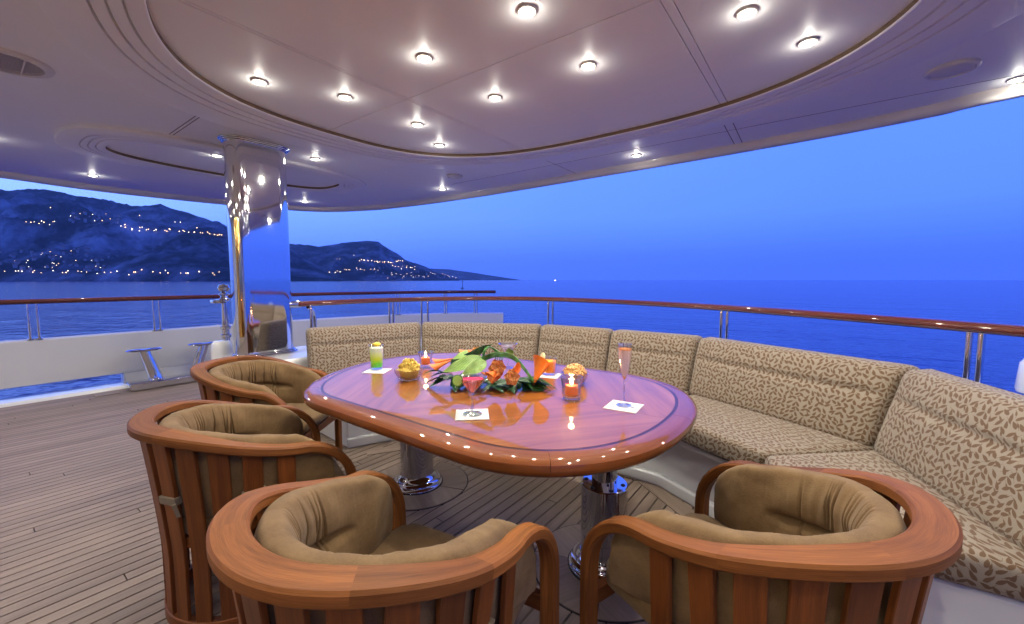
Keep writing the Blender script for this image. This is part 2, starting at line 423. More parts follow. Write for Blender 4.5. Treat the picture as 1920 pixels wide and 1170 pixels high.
def hexa(c8, r, nx, ny, nz, fn=None, uvrot=False):
    """rounded cushion filling the hexahedron c8 = bottom(4: fl fr br bl) + top(4); fn(a,b,c,p,nrm)->offset"""
    c8 = [Vector(p) for p in c8]
    wx = ((c8[1]-c8[0]).length+(c8[5]-c8[4]).length)/2; wy = ((c8[3]-c8[0]).length+(c8[7]-c8[4]).length)/2; wz = ((c8[4]-c8[0]).length+(c8[7]-c8[3]).length)/2
    def tri(a, b, c):
        lo = (c8[0]*(1-a)+c8[1]*a)*(1-b)+(c8[3]*(1-a)+c8[2]*a)*b; hi = (c8[4]*(1-a)+c8[5]*a)*(1-b)+(c8[7]*(1-a)+c8[6]*a)*b
        return lo*(1-c)+hi*c
    W = (wx, wy, wz); mb = MB()
    def samp(n, w_):
        e = [0, .3*r/w_, r/w_]; k = max(1, n); return [0, .15*r/w_, .45*r/w_, r/w_]+[r/w_+(1-2*r/w_)*i/k for i in range(1, k)]+[1-r/w_, 1-.45*r/w_, 1-.15*r/w_, 1]
    def put(a, b, c):
        p = [a*W[0], b*W[1], c*W[2]]; q = [min(max(p[i], r), W[i]-r) for i in range(3)]; d = Vector([p[i]-q[i] for i in range(3)])
        L = d.length
        if L > 1e-9: d = d*(r/L) if L > r or True else d
        # project cube skin to rounded skin
        m = max(abs(d[i]) for i in range(3)) if L > 1e-9 else 0
        s_ = [(q[i]+(d[i] if L > 1e-9 else 0))/W[i] for i in range(3)]
        v = tri(*s_)
        if fn: v = v+fn(a, b, c)
        return v
    A, B_, C_ = samp(nx, wx), samp(ny, wy), samp(nz, wz)
    for fixed, (X, Y), flip in (((1, 0), (A, C_), False), ((1, 1), (A, C_), True), ((2, 0), (A, B_), True), ((2, 1), (A, B_), False), ((0, 0), (B_, C_), True), ((0, 1), (B_, C_), False)):
        base = len(mb.v); ax, val = fixed
        for x in X:
            for y in Y:
                abc = [(val, x, y), (x, val, y), (x, y, val)][ax]; mb.v.append(tuple(put(*abc)))
        n2 = len(Y); d1, d2 = [(wy, wz), (wx, wz), (wx, wy)][ax]; ou = [.37, 0, .11][ax]; ov = [.21, 0, wz][ax]
        for i in range(len(X)-1):
            for j in range(n2-1):
                q = [(i, j), (i+1, j), (i+1, j+1), (i, j+1)]
                if flip: q = q[::-1]
                mb.face([base+a*n2+b for a, b in q], [(X[a]*d1+ou, Y[b]*d2+ov) for a, b in q])
    bm_weld(mb); return mb
def bm_weld(mb):
    key = {}; remap = []; nv = []
    for v in mb.v:
        k = (round(v[0], 5), round(v[1], 5), round(v[2], 5))
        if k not in key: key[k] = len(nv); nv.append(v)
        remap.append(key[k])
    nf, nu, nm = [], [], []
    for f, u, m in zip(mb.f, mb.uv, mb.mi):
        g = [remap[i] for i in f]
        if len(set(g)) == len(g): nf.append(tuple(g)); nu.append(u); nm.append(m)
        elif len(set(g)) == 3:
            s_, gg, uu = set(), [], []
            for a, b in zip(g, u):
                if a not in s_: s_.add(a); gg.append(a); uu.append(b)
            nf.append(tuple(gg)); nu.append(uu); nm.append(m)
    mb.v, mb.f, mb.uv, mb.mi = nv, nf, nu, nm
def path_frames(pts, closed=False):
    fr = []; N = len(pts)
    for i in range(N):
        p = Vector(pts[i])
        t = (Vector(pts[(i+1) % N])-Vector(pts[i-1])) if closed else (Vector(pts[min(i+1, N-1)])-Vector(pts[max(i-1, 0)]))
        t.z = 0; t.normalize(); fr.append((p, Vector((-t.y, t.x, 0)), Vector((0, 0, 1))))
    return fr

# ================================================================== THE SETTING
SEA_Z = -4.5
mb = MB(); mb.lathe([(0, 0), (40, 0), (300, 0), (2000, 0), (15000, 0)], (CAMX, CAMY, SEA_Z), 96)
struct(build(mb, 'sea', 'sea', smooth=False))

# ---- coast: real hills rising from the shore; each is a height field over (photo column, distance)
def lerp_tab(tab, x):
    if x <= tab[0][0]: return tab[0][1]
    for (a, b), (c, d) in zip(tab, tab[1:]):
        if x <= c: return b+(d-b)*(x-a)/(c-a)
    return tab[-1][1]
RIDGE1 = [(-700, 420), (-400, 385), (-200, 368), (0, 361), (60, 361), (120, 366), (160, 372), (215, 384), (260, 389), (310, 389), (345, 398), (385, 412), (430, 430), (480, 450), (530, 466), (580, 490), (620, 512), (640, 524)]
RIDGE2 = [(380, 500), (430, 470), (480, 452), (540, 457), (560, 460), (600, 463), (640, 457), (665, 454), (690, 452), (712, 454), (718, 460), (735, 470), (760, 488), (775, 494), (800, 501), (815, 510), (850, 520), (862, 524.5)]
RIDGE3 = [(760, 512), (800, 503), (840, 505), (880, 510), (910, 515), (950, 521), (975, 524.6)]
HILLS = {'a': (RIDGE1, 1700., 3000., 3300.), 'b': (RIDGE2, 3300., 4800., 5200.), 'c': (RIDGE3, 10500., 11800., 12300.)}
def hill_h(k, x, d):
    tab, d0, d1, d2 = HILLS[k]; hr = max(0.0, (525-lerp_tab(tab, x))/F*d1+CH-SEA_Z)
    t = (d-d0)/(d1-d0)
    if t < 0: return -3.0
    w_ = ray(x, 525); wx, wy = w_.x*d, w_.y*d
    f = mnoise.fractal(Vector((wx/420, wy/420, 3.1)), .9, 2.1, 6); g = mnoise.ridged_multi_fractal(Vector((wx/600, wy/600, 1.7)), 1., 2.0, 5, 1., 2.)
    if t <= 1:
        s_ = .05*min(1, t*18)+.95*(t**1.15*.55+.45*(t*t*(3-2*t)))
        amp = 4*t*(1-t)
        h = hr*(s_+amp*(.17*f+.11*(g-1.0)+.05*mnoise.ridged_multi_fractal(Vector((wx/170, wy/170, 4.4)), .9, 2.1, 4, 1., 2.)))
        return h+hr*.012*f*t
    e = (d-d1)/(d2-d1); return hr*(1-.5*e*e)+hr*.012*f
def hill_obj(k, x0, x1, nx, nd, name):
    tab, d0, d1, d2 = HILLS[k]; mb = MB()
    ds = [d0-60, d0]+[d0+(d1-d0)*i/nd for i in range(1, nd+1)]+[d1+(d2-d1)*i/4 for i in range(1, 5)]
    for i in range(nx+1):
        x = x0+(x1-x0)*i/nx; r = ray(x, 525)
        for d in ds: mb.v.append((CAMX+r.x*d, CAMY+r.y*d, SEA_Z+hill_h(k, x, d)))
    n = len(ds)
    for i in range(nx):
        for j in range(n-1): mb.face([i*n+j, (i+1)*n+j, (i+1)*n+j+1, i*n+j+1])
    return struct(build(mb, name, 'hill', angle=180))
hill_obj('a', -620, 640, 260, 60, 'hillside')
hill_obj('b', 380, 862, 150, 44, 'headland')
hill_obj('c', 760, 975, 60, 14, 'far_headland')

# ---- deck: teak strips over black caulk
mb = MB(); mb.box((-.4, -1.2, -.05), (9.9, 8.2, .08)); deck = struct(build(mb, 'deck', 'caulk', smooth=False))
PW, GAP, DX0 = .0625, .0085, -5.06
k = 0
for i in range(146):
    x = DX0+PW*(i+.5); cuts = [-5.2, rnd.uniform(-3.6, 1.5), 2.6]
    if x > 1.6: cuts = [-5.2, 2.6]
    if x > 2.6: continue
    for a, b in zip(cuts, cuts[1:]):
        mb = MB(); mb.box((0, 0, -.004), (PW-GAP, b-a-.005, .012)); build(mb, 'plank', 'deck_teak', deck, smooth=False, loc=(x, (a+b)/2, .0))
mb = MB(); mb.box((4.0, -1.4, -.004), (2.7, 7.6, .012)); build(mb, 'side_deck', 'deck_teak', deck, smooth=False)
# round boards let in round the two table legs and the margin boards along the sofa
PED = [(-.613, .0), (.613, .0)]
def sector(cx, cy, r0, r1, a0, a1, n=12):
    a = [a0+(a1-a0)*i/n for i in range(n+1)]
    return [(cx+r1*math.cos(t), cy+r1*math.sin(t)) for t in a]+[(cx+r0*math.cos(t), cy+r0*math.sin(t)) for t in a[::-1]]
for cx, cy in PED:
    mb = MB(); mb.lathe([(0, .0035), (.312, .0035), (.312, -.001)], (cx, cy, 0), 48); build(mb, 'caulk_ring', 'caulk', deck, smooth=False)
    for q in range(4):
        a0 = R(20+90*q); mb = MB(); mb.prism(sector(cx, cy, .1, .305, a0+.012, a0+R(90)-.012), .002, .0065, rot=a0+R(45)); build(mb, 'margin_board', 'deck_teak', deck, smooth=False)
SB = [(-1.30, .10), (-1.03, .54), (-.50, .93), (0, .97), (.50, .93), (1.03, .54), (1.30, .10)]     # foot of the sofa plinth
SBo = offpoly(SB, -.10)
for i in range(len(SB)-1):
    a, b, c, d = SB[i], SB[i+1], SBo[i+1], SBo[i]
    def sh(p, q, t=.004):
        v = Vector((q[0]-p[0], q[1]-p[1])).normalized()*t; return (p[0]+v.x, p[1]+v.y)
    mb = MB(); mb.prism([sh(a, b), sh(b, a), sh(c, d), sh(d, c)], .002, .0068, rot=math.atan2(b[1]-a[1], b[0]-a[0])); build(mb, 'margin_board', 'deck_teak', deck, smooth=False)

# ---- deckhead (ceiling)
CZ = 2.40
edge_px = [(0, 335), (100, 349), (200, 362), (310, 374), (420, 385), (500, 392), (560, 396.5), (610, 398.5), (650, 398), (690, 396), (720, 394), (800, 385), (900, 371), (1000, 355), (1150, 330), (1300, 305), (1450, 279), (1600, 252), (1760, 221), (1920, 185)]
LZ = 2.335
edge = [(p.x, p.y) for p in (px(a, b, LZ) for a, b in edge_px)]
e0 = edge[0]; edge = [(e0[0]+.15, -6.2), (e0[0]+.10, -4.0), (e0[0]+.03, -2.4)]+edge+[(3.9, 2.05), (4.9, 1.35), (5.35, .2), (5.45, -2), (5.45, -6.2)]
edge = [(v.x, v.y) for v in crom([(a, b, 0) for a, b in edge], 4)]
DOME_C = (-.055, .17); DI = (1.72, 1.345); DO = (2.22, 1.66); EX = 2.7
OV_C = (-3.52, .2); OI = (.42, 1.0); OO = (.68, 1.29)
ceil = MB(); ceil.prism(edge, 2.52, 2.72); ceiling = struct(build(ceil, 'ceiling', 'ceiling_paint', smooth=False))
bm = bmesh.new()
def loop(pts, z):
    vs = [bm.verts.new((p[0], p[1], z)) for p in pts]; return [bm.edges.new((vs[i], vs[(i+1) % len(vs)])) for i in range(len(vs))]
inn = offpoly(edge, -.06)
allE = loop(inn, CZ)+loop(superell(DO[0]-.02, DO[1]-.02, 160, EX, DOME_C), CZ)+loop(superell(OO[0]-.02, OO[1]-.02, 120, 3.0, OV_C), CZ)
bmesh.ops.triangle_fill(bm, use_beauty=True, use_dissolve=False, edges=allE, normal=(0, 0, -1))
for f in bm.faces:
    if f.normal.z > 0: f.normal_flip()
me = bpy.data.meshes.new('soffit'); bm.to_mesh(me); bm.free(); me.materials.append(MATS['ceiling_paint']); mkobj('soffit', me, ceiling)
# bullnose lip along the edge
fr = path_frames([(a, b, LZ) for a, b in edge])
lip = [(.0, .055), (-.012, .02), (-.03, .003), (-.055, 0), (-.085, .008), (-.105, .03), (-.115, .067), (-.115, .12), (0, .4), (.03, .38), (.035, .2)]
lip = [(-a, b) for a, b in lip]
sgn = 1 if (inn[40][0]-edge[40][0])*fr[40][1].x+(inn[40][1]-edge[40][1])*fr[40][1].y > 0 else -1
mb = MB(); mb.sweep(fr, [(a*sgn, b) for a, b in lip]); build(mb, 'fascia', 'ceiling_gloss', ceiling, angle=50)
def cove(name, c, O, I, ex, panels, n=360, zr=CZ-.024, zp=CZ+.002):
    prof = [(0, CZ+.004), (0, zr), (.03, zr-.004)]
    for t0 in (.46, .62, .78): prof += [(t0, zr-.004), (t0+.004, zr+.022), (t0+.030, zr+.022), (t0+.034, zr-.004)]
    prof += [(.985, zr-.004), (1.0, zr+.002)]
    def ringset(prof, mat, nm):
        mb = MB(); m = len(prof)
        P0, P1 = superell(O[0], O[1], n, ex, c), superell(I[0], I[1], n, ex, c)
        for i in range(n):
            for t, z in prof: mb.v.append((P0[i][0]*(1-t)+P1[i][0]*t, P0[i][1]*(1-t)+P1[i][1]*t, z))
        for i in range(n):
            j = (i+1) % n
            for k in range(m-1): mb.face([i*m+k, i*m+k+1, j*m+k+1, j*m+k])
        return build(mb, nm, mat, ceiling, angle=30)
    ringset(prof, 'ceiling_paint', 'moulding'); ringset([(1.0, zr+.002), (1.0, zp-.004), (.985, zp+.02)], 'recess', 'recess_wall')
    base = superell(I[0]+.01, I[1]+.01, n, ex, c)
    for x0, x1, y0, y1 in panels:
        p = clip(clip(clip(clip(base, -1, 0, -x0), 1, 0, x1), 0, -1, -y0), 0, 1, y1)
        if len(p) > 2: mb = MB(); mb.prism(p, zp, zp+.015); build(mb, 'ceiling_panel', 'ceiling_paint', ceiling, smooth=False, bevel=.0015, seg=1)
    mb = MB(); mb.prism(superell(I[0]+.05, I[1]+.05, n, ex, c), zp+.016, zp+.02); build(mb, 'panel_backing', 'seam', ceiling, smooth=False)
XA, XB, YC, g = -.85, .755, .172, .004
cols = [(-9, XA-.012), (XA-.012+g, XA+.012), (XA+.012+g, XB-.022), (XB-.022+g, XB+.022), (XB+.022+g, 9)]
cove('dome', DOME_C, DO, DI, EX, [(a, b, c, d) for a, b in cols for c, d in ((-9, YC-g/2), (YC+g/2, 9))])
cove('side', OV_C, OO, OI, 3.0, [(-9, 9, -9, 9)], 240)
def seamstrip(a, b, wd=.005):
    v = Vector((b[0]-a[0], b[1]-a[1])); mb = MB(); mb.box(((a[0]+b[0])/2, (a[1]+b[1])/2, CZ-.0005), (v.length, wd, .002), math.atan2(v.y, v.x)); build(mb, 'seam', 'seam', ceiling, smooth=False)
for dx in (-.03, .03): seamstrip((.72+dx, 1.79), (.70+dx, 2.62))
for dy in (-.012, .012): seamstrip((-2.10, -.535+dy), (-2.86, -.535+dy))
seamstrip((-2.3, 2.02), (3.2, 2.02), .003); seamstrip((-.86, 1.80), (-.86, 2.6), .003)

# ---- port bulwark with its freeing slot, capped by a mahogany rail on paired posts
bp = [(-5.22, -6.0), (-5.23, -3), (-5.24, -1.5), (-5.24, -.3), (-5.22, .8), (-5.08, 1.9), (-4.68, 3.2), (-4.2, 3.9), (-3.72, 4.32), (-3.45, 4.5)]
bpc = crom([(a, b, 0) for a, b in bp], 10)
bulwark = thing('bulwark', 'long white gelcoat bulwark curving along the port side of the deck', 'wall', (-5.2, 0, 0))
BO = Vector((5.2, 0, 0))
SLOT_END = -.30
top = MB(); fr = path_frames([p+BO for p in bpc]); 
lsec = [(-.07, .165), (.0, .145), (.055, .165), (.055, .60), (.05, .625), (.02, .64), (-.05, .64), (-.075, .62), (-.075, .2)]
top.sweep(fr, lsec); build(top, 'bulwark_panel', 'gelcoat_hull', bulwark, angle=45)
low = MB(); fr2 = path_frames([p+BO for p in bpc if p.y > SLOT_END-.25])
low.sweep(fr2, [(-.07, .02), (.06, .02), (.06, .17), (-.07, .17)], secs=[[(-.07, .0), (.045, .0), (.045, .17), (-.07, .17)] for _ in fr2]); 
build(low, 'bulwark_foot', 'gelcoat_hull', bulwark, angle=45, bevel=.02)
ww = MB(); ww.sweep([f for f in path_frames([p+BO for p in bpc]) if True], [(-.16, -.06), (.20, -.06), (.20, .006), (.17, .02), (.06, .035), (-.05, .04), (-.14, .03), (-.16, .0)]); build(ww, 'waterway', 'gelcoat', bulwark, angle=45)
for yb in (-5.5, -3.6, -1.9): mb = MB(); mb.box((-.03, yb, .1), (.09, .16, .16)); build(mb, 'strut', 'gelcoat', bulwark, bevel=.02)

def rail_thing(name, label, path, z, hw, hh, posts, zb, r=.017, zcap=None, base=(0, 0, 0), starts=None):
    t = thing(name, label, 'railing', base); Bv = Vector(base)
    P = [Vector((p[0], p[1], z))-Bv for p in path]
    sec = [(hw*math.cos(2*math.pi*k/14), hh*math.sin(2*math.pi*k/14)) for k in range(14)]
    mb = MB(); mb.sweep(path_frames(P), sec); build(mb, 'handrail', 'mahogany', t, angle=60)
    for (x, y) in posts:
        mb = MB(); mb.lathe([(0, z-hh*.6), (r, z-hh*.6), (r, zb+.02), (r*1.9, zb+.016), (r*1.9, zb), (0, zb)], (x-Bv.x, y-Bv.y, -Bv.z), 14); build(mb, 'post', 'chrome', t)
    return t
def on_path(path, xp, z, zone=None):
    best = None
    for i in range(len(path)-1):
        for t in (0, .25, .5, .75):
            a, b = path[i], path[i+1]; p = (a[0]+(b[0]-a[0])*t, a[1]+(b[1]-a[1])*t)
            if depth(p) < .4 or (zone and not zone(p)): continue
            q = abs(proj((p[0], p[1], z))[0]-xp)
            if best is None or q < best[0]: best = (q, p)
    return best[1]
rp = [(p.x+.06, p.y) for p in bpc if p.y < 4.40]
RZ = 1.03
outposts = [on_path(rp, x, .85) for x in (58, 75, 289, 302, 742, 748, 833, 838, 889, 894)]+[(-5.16, y) for y in (-2.2, -2.13, -3.3, -3.23)]
rail_thing('railing', 'mahogany handrail on paired chrome posts along the port bulwark', rp, RZ, .042, .028, outposts, .635, .014, base=(-5.16, 0, .64))

# ---- coaming behind the sofa that carries the pillar and the aft rail
SRIDGE = [(-2.02, .05), (-1.66, .95), (-.66, 1.46), (0, 1.48), (.66, 1.46), (1.66, .95), (2.02, .05)]
inner = offpoly(SRIDGE, .12)
IRZ = 1.03
irail = [(-2.50, .22), (-2.52, .55), (-2.50, 1.15), (-2.20, 1.85), (-1.46, 2.42), (-.5, 2.42), (.46, 2.12), (1.0, 1.84), (1.49, 1.52), (2.04, 1.10), (2.45, .70), (2.75, .1)]
irc = [(v.x, v.y) for v in crom([(a, b, 0) for a, b in irail], 8)]
outer = offpoly(irc, .12)
cpoly = [(-2.74, -.34), (-2.80, .6)]+[p for p in outer if p[1] > .75 and p[0] < 2.6]+[(2.86, .35), (2.86, -.02), (2.2, -.02)]+inner[::-1]+[(-2.14, -.34)]
mb = MB(); mb.prism(cpoly, .0, .60); coaming = build(mb, 'coaming', 'gelcoat', bevel=.03, seg=3, smooth=True, angle=40)
tag(coaming, 'white gelcoat coaming behind the curved sofa carrying the chrome pillar', 'coaming')
inposts = [on_path(irc, x, .85, lambda p: p[0] < 2.5) for x in (729, 738, 791, 802, 1027, 1036, 1350, 1365, 1812, 1842)]+[(-2.49, .34)]
ir = rail_thing('railing', 'curved mahogany handrail on chrome posts behind the patterned sofa', irc, IRZ, .040, .026, inposts, .60, .0135, base=(0, 2.3, .60))
mb = MB(); a = Vector((irc[0][0], irc[0][1]-2.3, IRZ-.60)); mb.tube([a+Vector((0, -.13, 0)), a+Vector((0, .03, 0))], .031, 14); build(mb, 'end_ferrule', 'chrome', ir)
mb = MB(); mb.tube([a+Vector((0, .10, -.03)), a+Vector((-.03, .16, -.07)), a+Vector((-.04, .18, -.14)), a+Vector((-.04, .18, -.43))], .018, 12); build(mb, 'brace', 'chrome', ir)


# ---- lit saloon forward of the deck, behind the viewer, seen only as warm light in the chrome
sbk = thing('saloon', 'lit saloon with glass sliding doors closing the deck forward', 'saloon', (0, -5.3, 0))
for x0, x1 in ((-5.1, -2.95), (2.95, 5.1)): mb = MB(); mb.box(((x0+x1)/2, 0, CZ/2), (x1-x0, .12, CZ)); build(mb, 'wall_panel', 'gelcoat', sbk, smooth=False, bevel=.01)
mb = MB(); mb.box((0, 0, 2.29), (5.9, .118, .22)); build(mb, 'lintel', 'gelcoat', sbk, smooth=False)
for x in (-2.9, -1.45, 0, 1.45, 2.9): mb = MB(); mb.box((x, 0, 1.09), (.07, .1, 2.18)); build(mb, 'door_frame', 'chrome', sbk, smooth=False)
for x in (-2.175, -.725, .725, 2.175): mb = MB(); mb.box((x, 0, 1.09), (1.38, .012, 2.18)); build(mb, 'door_pane', 'glass', sbk, smooth=False)
for nm, c_, d_, m_ in (('floor', (0, -2.4, -.03), (8, 4.6, .06), 'carpet'), ('back_wall', (0, -4.7, 1.2), (8, .1, 2.4), 'saloon_cream'), ('side_wall', (-4, -2.4, 1.2), (.1, 4.5, 2.4), 'saloon_cream'), ('side_wall', (4, -2.4, 1.2), (.1, 4.5, 2.4), 'saloon_cream'), ('saloon_ceiling', (0, -2.4, 2.45), (8, 4.6, .1), 'ceiling_paint')):
    mb = MB(); mb.box(c_, d_); build(mb, nm, m_, sbk, smooth=False)

# ---- polished pillar
pil = thing('pillar', 'polished chrome oval pillar from the white coaming up to the ceiling', 'pillar', (-2.57, -.04, .60))
def stadium(hx, hy, n=24):
    o = []
    for i in range(n+1): a = math.pi*i/n; o.append((hx*math.cos(a), hy-hx+hx*math.sin(a)))
    for i in range(n+1): a = math.pi+math.pi*i/n; o.append((hx*math.cos(a), -hy+hx+hx*math.sin(a)))
    return o
PH = CZ-.60
mb = MB(); mb.prism(stadium(.115, .235), 0.001, PH+.1); build(mb, 'shaft', 'chrome', pil, angle=30)
for nm, z0, zs in (('base_flange', 0, 1), ('top_flange', PH, -1)):
    mb = MB(); 
    for q, (g_, h0, h1) in enumerate(((.034, .0, .014), (.022, .014, .026), (.012, .026, .036))):
        za, zb_ = z0+zs*h0, z0+zs*h1; mb.prism(stadium(.115+g_, .235+g_), min(za, zb_)-(0.0), max(za, zb_)-.0005)
    build(mb, nm, 'chrome', pil, angle=30, bevel=.004)
# brass-lined slot in the rounded forward end
ah = R(-46); cxp, cyp = .115*math.cos(ah), -(.235-.115)+.115*math.sin(ah); nx_, ny_ = math.cos(ah), math.sin(ah)
mb = MB(); path = [(cxp+nx_*q, cyp+ny_*q, z) for z, q in ((.17, -.014), (.18, -.014), (.21, -.014), (1.12, -.014), (1.15, -.014), (1.16, -.014))]
mb.tube(path, [.004, .020, .026, .026, .020, .004], 14); build(mb, 'slot_liner', 'brass', pil)

# ---- fittings by the bulwark
bo = thing('mooring_bollard', 'chrome twin-post mooring bollard with oval caps on the teak deck', 'bollard', (-4.86, -.13, 0))
mb = MB(); mb.prism([(-.10, -.42), (.08, -.42), (.10, -.38), (.10, .42), (-.10, .42)], .004, .095); build(mb, 'base_plate', 'chrome', bo, bevel=.015, seg=3)
for s_, yt, yb in ((-1, -.26, -.16), (1, .31, .20)):
    mb = MB(); fr = [(Vector((0, yb+(yt-yb)*t, .08+.36*t)), Vector((1, 0, 0)), Vector((0, 1, 0))) for t in (0, .05, .1, .3, .6, .9, 1)]
    rr = [.11, .085, .075, .07, .068, .066, .066]; c_ = [(math.cos(2*math.pi*k/20), math.sin(2*math.pi*k/20)) for k in range(20)]
    mb.sweep(fr, [(a*.07, b*.07) for a, b in c_], secs=[[(a*r_, b*r_*.9) for a, b in c_] for r_ in rr]); build(mb, 'post', 'chrome', bo)
    mb = MB(); mb.lathe([(0, .475), (.07, .474), (.115, .466), (.125, .455), (.115, .443), (.07, .436), (0, .436)], (0, yt, 0), 28, sx=.85, sy=1.35); build(mb, 'cap', 'chrome', bo)
mb = MB(); mb.box((0, 0, .004), (.16, .20, .006)); hp = build(mb, 'hatch_plate', 'deck_teak', loc=(-4.9, -.72, .003), bevel=.002); tag(hp, 'small flat teak hatch let into the deck before the bollard', 'deck hatch')
sp = thing('gangway_stanchion', 'chrome stanchion with ball finial and side wing left of the pillar', 'stanchion', (-3.2, -.12, 0))
mb = MB(); mb.tube([(0, 0, .0), (0, 0, 1.05)], .032, 16); build(mb, 'post', 'chrome', sp)
mb = MB(); mb.tube([(.07, .05, .0), (.07, .05, .98)], .016, 12); build(mb, 'rod', 'chrome', sp)
mb = MB(); mb.lathe([(0, 1.05), (.035, 1.05), (.045, 1.07), (.03, 1.085), (.028, 1.10), (.05, 1.115), (.03, 1.13), (.022, 1.135), (.04, 1.15), (.052, 1.175), (.04, 1.205), (0, 1.215)], (0, 0, 0), 20); build(mb, 'finial', 'chrome', sp)
mb = MB(); mb.lathe([(0, 1.07), (.08, 1.065), (.09, 1.05), (.08, 1.035), (0, 1.03)], (-.03, -.04, 0), 20, sx=1.3, sy=.7); build(mb, 'wing', 'chrome', sp)
for z in (.72, .8): mb = MB(); mb.lathe([(.03, z-.02), (.045, z-.012), (.045, z+.012), (.03, z+.02)], (0, 0, 0), 16); build(mb, 'collar', 'chrome', sp)
mb = MB(); mb.lathe([(0, 0), (.075, 0), (.082, .02), (.082, .66), (.074, .70), (.055, .722), (0, .726)], (0, 0, 0), 28); wc = build(mb, 'fender_post', 'gelcoat', loc=(-2.86, -.27, 0)); tag(wc, 'short white rounded post beside the foot of the pillar', 'post')
q = px(1912, 735, .60)
mb = MB(); mb.lathe([(0, 0), (.10, 0), (.105, .02), (.095, .17), (.075, .20), (0, .205)], (0, 0, 0), 28); vc = build(mb, 'winch_cover', 'gelcoat', loc=(q.x+.09, q.y+.02, .60)); tag(vc, 'white rounded cover on the coaming at the right picture edge', 'winch cover')

# ---- ceiling fixtures
SPILL = .024
def downlight(x, y, z, label, lamp=True, wmul=1.0, grp='ceiling downlights'):
    t = thing('downlight', label, 'downlight', (x, y, z), 0, grp)
    if not hasattr(downlight, 'me'):
        mb = MB(); mb.lathe([(.030, .004), (.032, -.008), (.037, -.011), (.042, -.008), (.044, 0), (.044, .004)], (0, 0, 0), 26); bz = mb.mesh('bezel', 'vent_paint')
        mb = MB(); mb.lathe([(0, -.016), (.014, -.0145), (.025, -.009), (.0315, -.003)], (0, 0, 0), 20); ln = mb.mesh('lens', 'lamp_glass')
        downlight.me = (bz, ln)
    mkobj('bezel', downlight.me[0], t); mkobj('lens', downlight.me[1], t)
    if lamp:
        if not hasattr(downlight, 'lt'):
            l = bpy.data.lights.new('lamp', 'POINT'); l.energy = LAMP_W*4; l.color = LAMP_C; l.shadow_soft_size = .016; downlight.lt = l
            # bulb standing proud of its ring: a wide downward beam with a little sideways spill on to the ceiling
            l.use_nodes = True; lt = l.node_tree; em = next(n for n in lt.nodes if n.type == 'EMISSION')
            a_ = lt.nodes.new('ShaderNodeTexCoord'); b_ = lt.nodes.new('ShaderNodeSeparateXYZ'); c_ = lt.nodes.new('ShaderNodeMapRange')
            c_.interpolation_type = 'SMOOTHSTEP'; c_.inputs[1].default_value = -.02; c_.inputs[2].default_value = -.62; c_.inputs[3].default_value = SPILL; c_.inputs[4].default_value = 1.0
            lt.links.new(a_.outputs['Normal'], b_.inputs[0]); lt.links.new(b_.outputs['Z'], c_.inputs[0]); lt.links.new(c_.outputs[0], em.inputs['Strength'])
        o = bpy.data.objects.new('lamp', downlight.lt); COL.objects.link(o); o.parent = t; o.location = (0, 0, -.034)
    return t
ZP = CZ+.002
dome_l = [(-1.343, -.50, 'downlight in the ceiling oval, second from its left rim, nearest the big grille'), (-.38, -.10, 'large lit downlight above the left half of the table in the near row'), (.262, -.09, 'lit downlight cut by the top edge of the picture, left one'), (1.013, .488, 'lit downlight cut by the top picture edge near the right panel seam'), (1.218, .918, 'rightmost lit downlight inside the ceiling oval'), (.267, .479, 'lit downlight in the ceiling oval just left of the double panel seam'), (-1.13, -.088, 'lit downlight left of the crossing of the ceiling panel seams'), (-.381, .483, 'lit downlight in the ceiling oval just right of the crossing seams'), (-1.128, .489, 'small lit downlight below the crossing of the ceiling seams'), (-1.344, .916, 'farthest lit downlight inside the big ceiling oval'), (1.013, -.09, 'downlight in the ceiling oval above the near right chair'), (1.218, -.50, 'downlight in the ceiling oval above the viewer on the right')]
for x, y, l in dome_l: downlight(x, y, ZP, l)
out_l = [(-2.578, .483, 'lit downlight in the soffit just right of the pillar top', True), (-3.205, -.113, 'lit downlight inside the small ceiling oval left of the pillar', True), (-5.15, -.66, 'lit downlight over the port bulwark near the left picture edge', True), (-4.80, 1.5, 'tiny lit downlight near the rounded ceiling corner right of the pillar', True), (-2.572, 2.12, 'lit downlight at the aft ceiling edge behind the small disc speaker', True), (-.099, 2.2, 'lit downlight near the aft ceiling edge left of the right seam', True), (px(1908, 147, CZ).x, px(1908, 147, CZ).y, 'downlight at the right picture edge over the sofa end', True), (2.45, .48, 'downlight in the soffit above the right sofa end', True), (-4.9, -2.9, 'downlight over the port bulwark beyond the left picture edge', True), (-2.4, -2.1, 'downlight in the soffit behind the viewer on the left', True), (-.38, -1.9, 'downlight in the soffit behind the viewer near the table', True), (1.3, -1.9, 'downlight in the soffit right above the viewer', True), (2.6, -1.2, 'downlight in the soffit behind the viewer on the right', True), (-.9, -3.4, 'downlight over the open deck well behind the viewer', True), (-4.12, -1.42, 'downlight in the soffit cut by the left picture edge', True), (-3.6, -3.3, 'added unseen fill downlight over the deck beyond the left picture edge', True), (.8, -3.4, 'added unseen fill downlight over the deck far behind the viewer on the right', True), (-2.2, -4.4, 'added unseen fill downlight near the forward end of the deck', True), (-4.3, -4.6, 'added unseen fill downlight at the forward port corner of the deck', True), (3.1, -.11, 'downlight over the starboard side deck beside the table', True), (5.0, -.66, 'downlight over the starboard rail', True), (4.6, 1.3, 'downlight at the starboard ceiling corner', True), (3.6, -2.6, 'added unseen fill downlight over the starboard side deck behind the viewer', True)]  # some forward and starboard lamps are unseen ones, added to warm deck and ceiling
for x, y, l, a in out_l:
    downlight(x, y, CZ+.002 if abs(x+3.205) < .01 else CZ, l, a)
